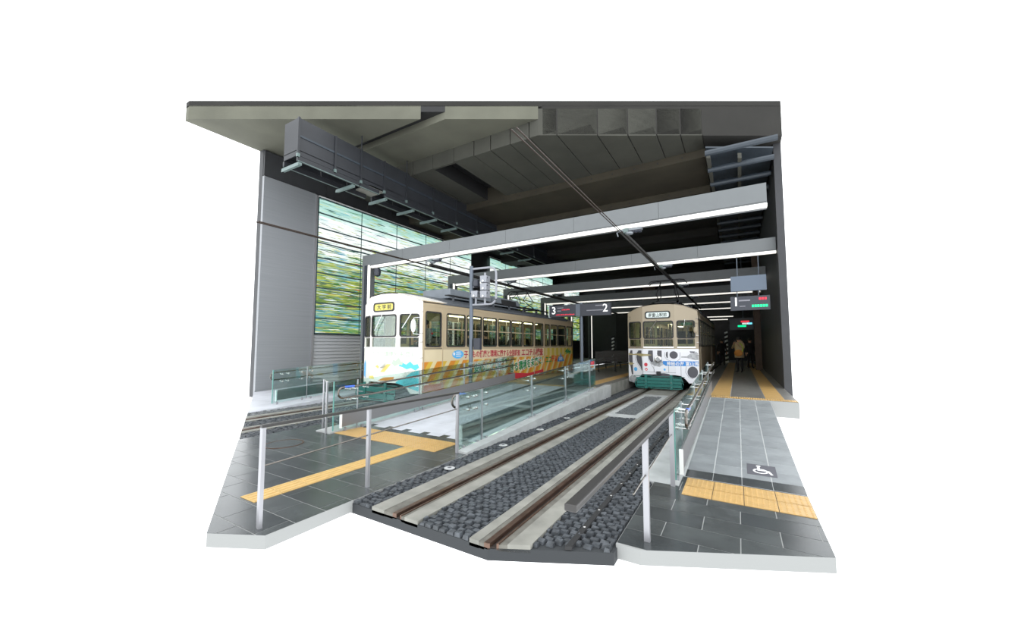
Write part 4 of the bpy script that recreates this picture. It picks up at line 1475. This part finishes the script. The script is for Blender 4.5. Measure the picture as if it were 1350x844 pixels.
    if kind == 'L':
        MB().box(-0.66, 0.60, 2.2, 4.75, 3.26, 3.60).build('air_conditioner', 'acbox', t, bevel=0.03)
        u = MB().hexa([(-0.62, 4.85, 3.26), (0.62, 4.85, 3.26), (0.62, 7.1, 3.26), (-0.62, 7.1, 3.26), (-0.55, 4.85, 3.62), (0.55, 4.85, 3.62), (0.55, 6.95, 3.62), (-0.55, 6.95, 3.62)]).build('air_conditioner', 'acbox', t)
        MB().hexa([(0.60, 5.5, 3.34), (0.615, 5.5, 3.34), (0.615, 6.7, 3.34), (0.60, 6.7, 3.34), (0.555, 5.5, 3.56), (0.57, 5.5, 3.56), (0.57, 6.7, 3.56), (0.555, 6.7, 3.56)]).build('grille', 'under', u)
    else:
        MB().box(-0.60, 0.60, 4.6, 7.2, 3.26, 3.55).build('air_conditioner', 'acbox', t, bevel=0.03)
    # --- pantograph
    py = 8.3 if kind == 'L' else 2.0
    zt = 4.30 if kind == 'L' else 4.40
    pn = MB()
    pn.box(-0.55, 0.55, py - 0.7, py - 0.62, 3.36, 3.42)
    pn.box(-0.55, 0.55, py + 0.62, py + 0.70, 3.36, 3.42)
    pn.box(-0.50, -0.42, py - 0.7, py + 0.7, 3.36, 3.42)
    pn.box(0.42, 0.50, py - 0.7, py + 0.7, 3.36, 3.42)
    pan = pn.build('pantograph', 'under', t)
    for x in (-0.46, 0.46):
        for y in (py - 0.62, py + 0.62):
            MB().lathe([(0.05, 3.20), (0.07, 3.23), (0.05, 3.26), (0.07, 3.29), (0.05, 3.32), (0.05, 3.37)], (x, y, 0), 8).build('insulator', 'board', pan)
    mb = MB()
    for x in (-0.40, 0.40):
        mb.tube([(x, py + 0.5, 3.42), (x * 0.9, py - 0.55, 3.75), (x * 0.7, py + 0.1, zt - 0.06)], 0.022, 6)
        mb.tube([(x, py - 0.5, 3.42), (x * 0.9, py + 0.55, 3.75), (x * 0.7, py - 0.1, zt - 0.06)], 0.022, 6)
    mb.build('arms', 'under', pan)
    mb = MB()
    for dy in (-0.14, 0.14):
        mb.tube([(-0.75, py + dy, zt - 0.16), (-0.66, py + dy, zt - 0.04), (-0.5, py + dy, zt - 0.015), (0.5, py + dy, zt - 0.015), (0.66, py + dy, zt - 0.04), (0.75, py + dy, zt - 0.16)], 0.02, 6)
    mb.box(-0.40, -0.36, py - 0.14, py + 0.14, zt - 0.05, zt - 0.02)
    mb.box(0.36, 0.40, py - 0.14, py + 0.14, zt - 0.05, zt - 0.02)
    mb.build('collector_head', 'under', pan)
    # --- teal life guard in front
    gy = -0.30
    g = MB()
    x0, x1 = -0.86, 0.74
    zb = 0.10
    g.tube([(x0 + 0.10, gy + 0.35, zb + 0.36), (x0, gy + 0.02, zb + 0.30), (x0 - 0.03, gy, zb + 0.15), (x0, gy + 0.02, zb), (x0 + 0.1, gy, zb - 0.02), (x1 - 0.1, gy, zb - 0.02), (x1, gy + 0.02, zb), (x1 + 0.03, gy, zb + 0.15), (x1, gy + 0.02, zb + 0.30), (x1 - 0.1, gy + 0.35, zb + 0.36)], 0.016, 6)
    guard = g.build('life_guard', 'teal', t)
    n = 3 if kind == 'R' else 2
    for k in range(n):
        z = zb + 0.02 + k * (0.12 if n == 3 else 0.19)
        MB().box(x0 + 0.02, x1 - 0.02, gy + 0.01, gy + 0.03, z, z + (0.105 if n == 3 else 0.15)).build('guard_board', 'teal', guard)
    MB().tube([(x0 - 0.08, gy + 0.05, zb + 0.41), (x1 + 0.08, gy + 0.05, zb + 0.41)], 0.012, 6).build('guard_tube', 'teal', guard)
    for x in (-0.50, 0.38):
        MB().box(x - 0.045, x + 0.045, gy - 0.02, gy + 0.01, zb - 0.04, zb + 0.48).build('guard_post', 'teal', guard)
        for z in (zb + 0.05, zb + 0.2):
            MB().lathe([(0.012, -0.035), (0.012, -0.02)], (x, gy, z), 8, 'y').build('bolt', 'steel', guard)
        MB().box(x - 0.04, x + 0.04, gy, 0.95, 0.40, 0.46).build('guard_arm', 'under', guard)
    # --- destination box, wipers, mirror, lamp
    dw = ffn
    s0, s1, z0, z1 = -0.54, 0.36, 2.655, 2.935
    MB().ring(rrect(s0, s1, z0, z1, 0.08), rrect(s0 + 0.042, s1 - 0.042, z0 + 0.042, z1 - 0.042, 0.06), lambda s, z, d: ffn(s, z, d), 0.025).build('destination_frame', 'rubber', t)
    dp = MB().plate(rrect(s0 + 0.01, s1 - 0.01, z0 + 0.01, z1 - 0.01, 0.06), lambda s, z, d: ffn(s, z, d), 0.010).build('destination_plate', 'sign_y' if kind == 'L' else 'sign_w', t)
    if kind == 'L':
        front_text(t, '大 学 前', 'destination_text', 'ink', s0 + 0.16, z0 + 0.085, 0.15, 0.60, 0.011)
    else:
        front_text(t, '南富山駅前', 'destination_text', 'ink', s0 + 0.12, z0 + 0.075, 0.16, 0.66, 0.011)
    for xa, za, xb, zb_ in ((-0.10, 2.60, -0.45, 2.10),) + (((0.95, 2.60, 0.66, 2.15),) if kind == 'L' else ((0.84, 2.60, 0.80, 2.35),)):
        a, b = Vector(ffn(xa, za, 0.035)), Vector(ffn(xb, zb_, 0.03))
        MB().tube([a, b], 0.012, 6).build('wiper_arm', 'white' if kind == 'L' else 'steel', t)
        MB().tube([b + Vector((-0.05, 0, -0.20)), b + Vector((0.03, 0, 0.18))], 0.008, 6).build('wiper_blade', 'rubber', t)
    mxx = 1.22
    MB().tube([(mxx, SET - 0.02, 2.46), (mxx - 0.02, SET - 0.30, 2.42), (mxx - 0.02, SET - 0.32, 1.98), (mxx, SET - 0.02, 1.95)], 0.012, 6).build('mirror_arm', 'white' if kind == 'L' else 'cream_r', t)
    MB().ball((mxx - 0.02, SET - 0.32, 2.20), 0.10 if kind == 'L' else 0.07, 0.03, 0.19 if kind == 'L' else 0.12).build('mirror', 'white' if kind == 'L' else 'cream_r', t, smooth=True)
    c = (-0.10, 0, 1.13)
    MB().lathe([(0.14, 0.0), (0.14, -0.05), (0.12, -0.09), (0.09, -0.10)], c, 18, 'y').build('headlamp', 'steel' if kind == 'R' else 'white', t, smooth=True)
    MB().ball((c[0], -0.095, c[2]), 0.085, 0.02, 0.085).build('headlamp_lens', 'silver_fish' if kind == 'R' else 'tram_white', t, smooth=True)
    for z in (1.30, 1.75, 2.0, 2.62):
        MB().tube([(HW - 0.07, SET - 0.04, z), (HW + 0.02, SET - 0.01, z)], 0.012, 6).build('hinge', 'steel', t)
    return t


def sidefn(y, z, d):
    return (HW + 0.001 + d, y, z)


def dress_left(t):
    # lettering and print on the side facing the middle platform
    text('子どもの健康と環境に関する全国調査', 'side_lettering', 'crimson', t, (HW + 0.003, 2.17, 1.255), 0.26, 'side', width=3.72, weight=0.006)
    text('エコチル調査', 'side_lettering', 'crimson', t, (HW + 0.003, 6.02, 1.235), 0.33, 'side', width=2.0, weight=0.010)
    text('エコ', 'side_lettering', 'green', t, (HW + 0.003, 8.30, 0.86), 0.34, 'side', width=0.66, weight=0.010)
    text('チル', 'side_lettering', 'red', t, (HW + 0.003, 8.98, 0.88), 0.34, 'side', width=0.62, weight=0.010)
    # green slogan with white edge, climbing to the right
    def slogan(body, y, z, size, width, rise):
        for m, w, d in (('white', 0.034, 0.002), ('green', 0.010, 0.006)):
            o = text(body, 'side_slogan', m, t, (HW + d, y, z), size, 'side', width=width, weight=w)
            for v in o.data.vertices:
                v.co.y += rise * v.co.x / width
    slogan('安心して', 2.72, 0.74, 0.32, 1.25, 0.02)
    slogan('子どもを', 4.05, 0.98, 0.18, 0.85, 0.02)
    slogan('育てることので', 4.05, 0.72, 0.18, 0.90, 0.02)
    slogan('きる環境を未来に!', 5.10, 0.60, 0.40, 2.85, 0.24)
    fn = sidefn
    decal(t, 'red_banner', [(4.95, 0.31), (8.05, 0.31), (8.05, 0.56), (6.6, 0.46), (5.6, 0.54), (4.95, 0.58)], 'red', 0.002, fn)
    decal(t, 'red_base', [(0.26, 0.31), (1.20, 0.31), (1.20, 0.52), (0.26, 0.50)], 'brick_red', 0.002, fn)
    decal(t, 'badge', ellipse(1.86, 1.36, 0.29, 0.135), 'sky', 0.003, fn)
    decal(t, 'badge_dot', ellipse(1.66, 1.38, 0.05, 0.05, 10), 'white', 0.005, fn)
    for k in range(3):
        decal(t, 'badge_line', [(1.76, 1.29 + 0.065 * k), (2.02 - 0.03 * abs(k - 1), 1.29 + 0.065 * k), (2.02 - 0.03 * abs(k - 1), 1.315 + 0.065 * k), (1.76, 1.315 + 0.065 * k)], 'white', 0.005, fn)
    decal(t, 'blue_peak', [(9.62, 0.84), (10.48, 0.84), (10.26, 1.10), (10.17, 1.06), (10.06, 1.30), (9.94, 1.06), (9.84, 1.12)], 'blue', 0.003, fn)
    text('調査', 'peak_lettering', 'white', t, (HW + 0.006, 9.84, 0.90), 0.20, 'side', width=0.42)
    for y, z in ((5.35, 0.98), (5.85, 1.00), (6.35, 1.02), (6.9, 1.05), (7.5, 1.07), (3.3, 0.48), (4.0, 0.48), (4.6, 0.48)):
        decal(t, 'white_drop', [(y, z + 0.11), (y - 0.055, z), (y - 0.04, z - 0.06), (y, z - 0.08), (y + 0.04, z - 0.06), (y + 0.055, z)], 'white', 0.002, fn)
    rnd = random.Random(3)
    for k in range(7):      # leafy patch near the rear
        y = 10.75 + rnd.uniform(0, 0.65); z = 1.28 + rnd.uniform(-0.12, 0.12)
        a = rnd.uniform(0.2, 1.2)
        decal(t, 'leaf_print', [(y - 0.16 * math.cos(a), z - 0.16 * math.sin(a)), (y + 0.05, z - 0.05), (y + 0.16 * math.cos(a), z + 0.16 * math.sin(a)), (y - 0.05, z + 0.05)], 'green', 0.002 + 0.0005 * k, fn)
    # pale print on the front
    front_text(t, 'できる環境を未来に', 'front_lettering', 'green_pale', -0.60, 1.34, 0.16, 1.70, 0.003)
    decal(t, 'cyan_patch', [(0.45, 0.58), (1.15, 0.34), (1.22, 0.55), (1.18, 0.95), (0.92, 0.86), (0.72, 0.70), (0.58, 0.66)], 'cyan', 0.002)
    decal(t, 'leaf_print', [(0.28, 1.12), (0.36, 1.25), (0.45, 1.20), (0.56, 1.30), (0.63, 1.18), (0.70, 1.20), (0.66, 1.08), (0.55, 1.10), (0.42, 1.04)], 'green_pale', 0.003)
    decal(t, 'leaf_print', [(0.55, 1.06), (0.66, 1.16), (0.78, 1.10), (0.90, 1.19), (1.00, 1.09), (1.12, 1.12), (1.17, 1.02), (1.06, 0.93), (0.92, 1.00), (0.80, 0.96), (0.68, 1.02)], 'cyan', 0.002)
    decal(t, 'pale_stripe', [(-0.20, 0.86), (-0.02, 0.86), (0.26, 1.10), (0.08, 1.10)], 'yellow', 0.002)
    decal(t, 'pale_stripe', [(-0.42, 1.02), (-0.30, 0.96), (-0.18, 1.06), (-0.30, 1.08)], 'yellow', 0.002)
    decal(t, 'orange_patch', [(-0.30, 0.60), (0.35, 0.62), (0.40, 0.74), (-0.05, 0.70)], 'orange', 0.002)
    decal(t, 'orange_patch', [(-0.75, 0.64), (-0.45, 0.64), (-0.50, 0.74), (-0.72, 0.72)], 'yellow', 0.002)
    decal(t, 'blue_patch', [(-1.22, 0.70), (-1.08, 0.62), (-1.06, 1.10), (-1.14, 1.20), (-1.22, 1.05)], 'sky', 0.002)
    decal(t, 'red_base', [(-1.24, 0.32), (-1.06, 0.32), (-1.06, 0.45), (-1.24, 0.45)], 'brick_red', 0.002)


def dress_right(t):
    # print of the front below the windows; coordinates in a 11.25x enlargement of the photograph
    def cv(a, b):
        return ((815 + a / 11.25 - 874) / 36.7 * 1.0, 1.52 - (450 + b / 11.25 - 460) / 33.3)

    def dp(name, pts, m, d=0.002):
        pts = [cv(*p) for p in pts]
        pts = [(max(-1.24, min(1.24, x)), z) for x, z in pts]
        decal(t, name, pts, m, d)

    def el(cx, cy, rx, ry, n=18):
        return [(cx + rx * math.cos(2 * PI * k / n), cy + ry * math.sin(2 * PI * k / n)) for k in range(n)]
    dp('dark_stripe', [(185, 137), (218, 137), (218, 300), (225, 488), (200, 488), (180, 380), (150, 280), (152, 210)], 'ink_grey')
    dp('dark_stripe', [(320, 137), (372, 137), (372, 230), (382, 300), (382, 440), (350, 370), (300, 310), (282, 240), (290, 180)], 'ink_grey')
    dp('dark_stripe', [(480, 137), (545, 137), (548, 300), (515, 305), (480, 250), (468, 190)], 'ink_grey')
    dp('dark_stripe', [(612, 137), (675, 137), (675, 230), (640, 235), (608, 190)], 'ink_grey')
    dp('dark_stripe', [(740, 160), (762, 150), (762, 245), (745, 235), (734, 200)], 'ink_grey')
    dp('dark_disc', el(845, 197, 58, 52), 'ink_grey')
    dp('dark_disc', el(1095, 430, 70, 78), 'ink_grey')
    dp('grey_fish', [(945, 215), (1020, 215), (1075, 175), (1150, 150), (1195, 180), (1210, 225), (1190, 262), (1130, 265), (1075, 250), (1020, 235), (945, 232)], 'silver_fish')
    dp('dark_stripe', [(1060, 145), (1135, 148), (1120, 165), (1070, 165)], 'ink_grey', 0.003)
    dp('grey_fish', [(540, 290), (580, 270), (690, 290), (700, 330), (640, 365), (560, 350), (505, 315)], 'silver_fish')
    dp('grey_fish', [(125, 535), (200, 495), (275, 515), (285, 560), (235, 605), (125, 590)], 'silver_fish')
    dp('gold_fish', [(105, 190), (140, 180), (240, 190), (300, 182), (360, 182), (470, 190), (535, 200), (470, 215), (360, 222), (300, 205), (150, 205)], 'gold', 0.004)
    dp('gold_fish', [(120, 322), (190, 312), (250, 330), (190, 352), (120, 345)], 'gold', 0.004)
    dp('cyan_dot', el(267, 408, 29, 29), 'sky', 0.004)
    dp('cyan_dot', el(712, 400, 16, 16, 12), 'sky', 0.004)
    dp('red_dot', el(437, 338, 26, 26), 'red', 0.004)
    dp('red_dot', el(442, 405, 20, 20, 14), 'red', 0.004)
    dp('white_dot', el(442, 408, 10, 10, 10), 'white', 0.006)
    dp('blue_banner', [(690, 282), (1212, 282), (1212, 347), (725, 347), (690, 320)], 'blue', 0.004)
    x0, z0 = cv(745, 338)
    x1, _ = cv(1180, 338)
    front_text(t, '神秘の海 富山湾', 'front_lettering', 'white', x0, z0, 0.155, x1 - x0, 0.010)
    # panel lines
    for pts in ([(388, 440), (870, 440)], [(388, 482), (540, 482)], [(770, 350), (770, 440)], [(940, 350), (940, 510)], [(555, 350), (555, 440)], [(388, 440), (388, 500)],
                [(720, 160), (715, 215), (745, 260), (800, 280)], [(935, 160), (930, 250), (890, 280)], [(1010, 350), (1000, 430), (1040, 500), (1100, 520)], [(470, 250), (510, 320), (560, 400), (560, 440)], [(265, 180), (262, 260), (300, 330), (380, 430)]):
        for i in range(len(pts) - 1):
            (a, b), (c, d) = cv(*pts[i]), cv(*pts[i + 1])
            l = math.hypot(c - a, d - b)
            nx, nz = -(d - b) / l * 0.006, (c - a) / l * 0.006
            decal(t, 'print_line', [(a - nx, b - nz), (c - nx, d - nz), (c + nx, d + nz), (a + nx, b + nz)], 'line_grey', 0.003)
    # coupler cover arch
    dp('coupler_shade', [(510, 512), (580, 480), (640, 455), (700, 450), (770, 458), (830, 500), (850, 512)], 'ink_grey', 0.004)
    MB().box(-0.16, -0.02, -0.12, 0.1, 0.56, 0.68).build('coupler', 'under', t)
    decal(t, 'door_dots', ellipse(-1.16, 2.76, 0.02, 0.02, 8), 'ink', 0.004)
    decal(t, 'door_dots', ellipse(-1.16, 2.68, 0.02, 0.02, 8), 'ink', 0.004)
    # green line-up of lights behind the right front window
    MB().box(0.66, 1.05, 0.42, 0.45, 2.40, 2.50).build('cab_display', 'green', t)


left_tram = make_tram('cream tram with orange striped advertising standing at the left platform', -9.0, 7.76, 'L')
dress_left(left_tram)
right_tram = make_tram('beige tram with white fish-print front facing the camera on the right track', -2.5, 15.05, 'R')
dress_right(right_tram)


# ------------------------------------------------------------------ people
def person(label, loc, rz, J, cols, hair='hair', parent_things=(), finger=True, scale=1.0):
    """one skinned body from named joints; cols maps bone group to material; hair is a child"""
    bones = [('pelvis', 'waist', 'top'), ('waist', 'chest', 'top'), ('chest', 'neck', 'top'), ('neck', 'head', 'skin'), ('head', 'crown', 'skin'),
             ('chest', 'shoulder_l', 'top'), ('shoulder_l', 'elbow_l', 'top'), ('elbow_l', 'wrist_l', 'top'), ('wrist_l', 'palm_l', 'skin'),
             ('chest', 'shoulder_r', 'top'), ('shoulder_r', 'elbow_r', 'top'), ('elbow_r', 'wrist_r', 'top'), ('wrist_r', 'palm_r', 'skin'),
             ('pelvis', 'hip_l', 'legs'), ('hip_l', 'knee_l', 'legs'), ('knee_l', 'ankle_l', 'legs'), ('ankle_l', 'toe_l', 'shoe'),
             ('pelvis', 'hip_r', 'legs'), ('hip_r', 'knee_r', 'legs'), ('knee_r', 'ankle_r', 'legs'), ('ankle_r', 'toe_r', 'shoe')]
    R_ = dict(pelvis=.15, waist=.14, chest=.16, neck=.055, head=.085, crown=.075, shoulder=.075, elbow=.05, wrist=.034, palm=.036, hip=.10, knee=.062, ankle=.045, toe=.035)
    J = {k: Vector(v) for k, v in J.items()}
    if finger:
        for s in 'lr':
            if 'palm_' + s in J:
                d = (J['palm_' + s] - J['wrist_' + s]).normalized()
                side = d.cross(Vector((0, 0, 1)))
                side = side.normalized() if side.length > 0.1 else Vector((1, 0, 0))
                for i, (o_, ln) in enumerate(((-0.027, .055), (-0.009, .068), (0.009, .064), (0.027, .050))):
                    J['f%d_%s' % (i, s)] = J['palm_' + s] + side * o_ + d * 0.025
                    J['g%d_%s' % (i, s)] = J['palm_' + s] + side * o_ + d * (0.025 + ln) + Vector((0, 0, -0.012))
                    bones += [('palm_' + s, 'f%d_%s' % (i, s), 'skin'), ('f%d_%s' % (i, s), 'g%d_%s' % (i, s), 'skin')]
                J['t0_' + s] = J['wrist_' + s] + d * 0.035 - side * 0.045
                bones += [('wrist_' + s, 't0_' + s, 'skin')]
    names = list(J)
    idx = {n: i for i, n in enumerate(names)}
    me = bpy.data.meshes.new('body')
    bones = [b for b in bones if b[0] in idx and b[1] in idx]
    me.from_pydata([J[n] for n in names], [(idx[a], idx[b]) for a, b, _ in bones], [])
    ob = bpy.data.objects.new('body', me)
    COL.objects.link(ob)
    ob.modifiers.new('skin', 'SKIN')
    sub = ob.modifiers.new('sub', 'SUBSURF')
    sub.levels = sub.render_levels = 1
    sk = me.skin_vertices[0].data
    for n, i in idx.items():
        r = R_.get(n.split('_')[0], 0.0095)
        sk[i].radius = (r, r)
        sk[i].use_root = (n == 'pelvis')
    dg = bpy.context.evaluated_depsgraph_get()
    m2 = bpy.data.meshes.new_from_object(ob.evaluated_get(dg))
    bpy.data.objects.remove(ob)
    order = ['top', 'legs', 'skin', 'shoe']
    m2.materials.clear()
    for k in order:
        m2.materials.append(M[cols[k]])
    segs = [(J[a], J[b], g) for a, b, g in bones]
    for p in m2.polygons:
        c = p.center
        best, bg = 9e9, 'top'
        for a, b, g in segs:
            ab = b - a
            u = max(0, min(1, (c - a).dot(ab) / max(1e-9, ab.dot(ab))))
            dd = (c - a - ab * u).length
            if dd < best:
                best, bg = dd, g
        p.material_index = order.index(bg)
        p.use_smooth = True
    t = thing('person', label, 'person', loc, rz)
    t.scale = (scale,) * 3
    inst('body', m2, t)
    h = J['head']
    f = Vector((0, -1, 0))
    MB().ball((h.x, h.y + 0.018, h.z + 0.055), 0.098, 0.105, 0.10).build('hair', hair, t, smooth=True)
    face = inst('face', MB().ball((h.x, h.y - 0.088, h.z - 0.005), 0.016, 0.022, 0.022, 8, 5).mesh('face', 'skin', True), t)
    for s in (-1, 1):
        MB().ball((h.x + s * 0.034, h.y - 0.082, h.z + 0.022), 0.010, 0.008, 0.007, 6, 4).build('eye', 'ink', face)
        MB().ball((h.x + s * 0.088, h.y, h.z), 0.014, 0.022, 0.03, 6, 4).build('ear', 'skin', face)
    MB().ball((h.x, h.y - 0.080, h.z - 0.045), 0.022, 0.010, 0.006, 6, 4).build('mouth', 'brick_red', face)
    return t


def standing(arms='photo'):
    J = dict(pelvis=(0, 0, .92), waist=(0, 0, 1.08), chest=(0, 0, 1.30), neck=(0, 0, 1.45), head=(0, -.02, 1.56), crown=(0, -.01, 1.63),
             shoulder_l=(.19, 0, 1.38), shoulder_r=(-.19, 0, 1.38),
             hip_l=(.09, 0, .86), hip_r=(-.09, 0, .86), knee_l=(.10, -.02, .48), knee_r=(-.10, .0, .48), ankle_l=(.11, .02, .08), ankle_r=(-.11, .04, .08), toe_l=(.12, -.13, .035), toe_r=(-.12, -.11, .035))
    if arms == 'photo':
        J.update(elbow_l=(.27, -.12, 1.15), wrist_l=(.10, -.28, 1.36), palm_l=(.06, -.31, 1.42), elbow_r=(-.27, -.12, 1.15), wrist_r=(-.10, -.28, 1.36), palm_r=(-.06, -.31, 1.42))
    else:
        J.update(elbow_l=(.25, .02, 1.12), wrist_l=(.25, -.06, .88), palm_l=(.25, -.08, .80), elbow_r=(-.25, .02, 1.12), wrist_r=(-.25, -.06, .88), palm_r=(-.25, -.08, .80))
    return J


def sitting():
    J = standing('down')
    J.update(knee_l=(.12, -.42, .88), knee_r=(-.12, -.42, .88), ankle_l=(.12, -.44, .50), ankle_r=(-.12, -.44, .50), toe_l=(.12, -.60, .46), toe_r=(-.12, -.60, .46),
             elbow_l=(.24, -.10, 1.12), wrist_l=(.14, -.32, 1.05), palm_l=(.10, -.38, 1.05), elbow_r=(-.24, -.10, 1.12), wrist_r=(-.14, -.32, 1.05), palm_r=(-.10, -.38, 1.05))
    return {k: (v[0], v[1], v[2] - 0.42) for k, v in J.items()}


def make_people():
    dark = dict(top='cloth_black', legs='cloth_black', skin='skin', shoe='cloth_black')
    t = person('person in a beige coat and dark trousers holding up a camera on the right platform', (0.02, 21.3, PLAT), -0.5,
               standing('photo'), dict(top='coat_beige', legs='cloth_black', skin='skin', shoe='cloth_black'))
    # skirt of the coat, its hood
    MB().lathe([(0.20, 0.72), (0.205, 0.85), (0.19, 1.05), (0.20, 1.25), (0.19, 1.38), (0.08, 1.47)], (0, 0, 0), 18).build('coat', 'coat_beige', t, smooth=True)
    MB().ball((0, 0.06, 1.46), 0.14, 0.11, 0.08).build('hood', 'coat_beige', t, smooth=True)
    t2 = thing('camera', 'small black camera held by the person in the beige coat', 'camera', (-0.12, 21.01, PLAT + 1.50), -0.5)
    MB().box(-0.06, 0.06, -0.02, 0.03, -0.04, 0.04).build('camera_body', 'black', t2, bevel=0.008)
    MB().lathe([(0.03, -0.06), (0.03, 0.0)], (0, -0.02, 0), 12, 'y').build('lens', 'ink_grey', t2)
    b = thing('shoulder_bag', 'orange shoulder bag with a lime strap on the person in the beige coat', 'bag', (-0.02, 21.05, PLAT + 0.80), -0.5)
    MB().ball((0, 0, 0.14), 0.20, 0.07, 0.16).build('pouch', 'bag', b, smooth=True)
    MB().tube([(0.18, 0.0, 0.2), (0.22, 0.02, 0.36), (0.16, 0.04, 0.52), (0.02, 0.10, 0.62)], 0.018, 6).build('strap', 'lime', b)
    person('person in black standing behind the one in the beige coat', (0.55, 25.5, PLAT), 0.4, standing('down'), dark)
    person('person in black at the far left of the right platform beside the right tram', (-0.95, 28.5, PLAT), 0.2, standing('down'), dark)
    # driver and passengers inside the left tram
    drv = person('driver in grey uniform seated at the front door window of the left tram', (-8.20, 8.62, 1.14), 0.1, sitting(),
           dict(top='cloth_grey', legs='cloth_black', skin='skin', shoe='cloth_black'))
    d_ = drv
    MB().box(0.55, 1.05, 0.78, 1.05, 0.84, 1.36).build('driver_seat', 'seat', left_tram)
    MB().box(0.55, 1.05, 0.30, 0.52, 0.84, 1.12).build('foot_rest', 'under', left_tram)
    MB().ball((0.225, -0.03, 0.86), 0.06, 0.055, 0.045).build('armband', 'red', d_)
    for k, (y, lab) in enumerate(((10.55, 'passenger in black by the second side window of the left tram'), (11.6, 'passenger in black by the third side window of the left tram'),
                                  (12.5, 'passenger in black by the fourth side window of the left tram'), (13.5, 'passenger in black by the fifth side window of the left tram'))):
        person(lab, (-8.05, y, 0.84 + 0.02), -PI / 2, sitting(), dark)


make_people()
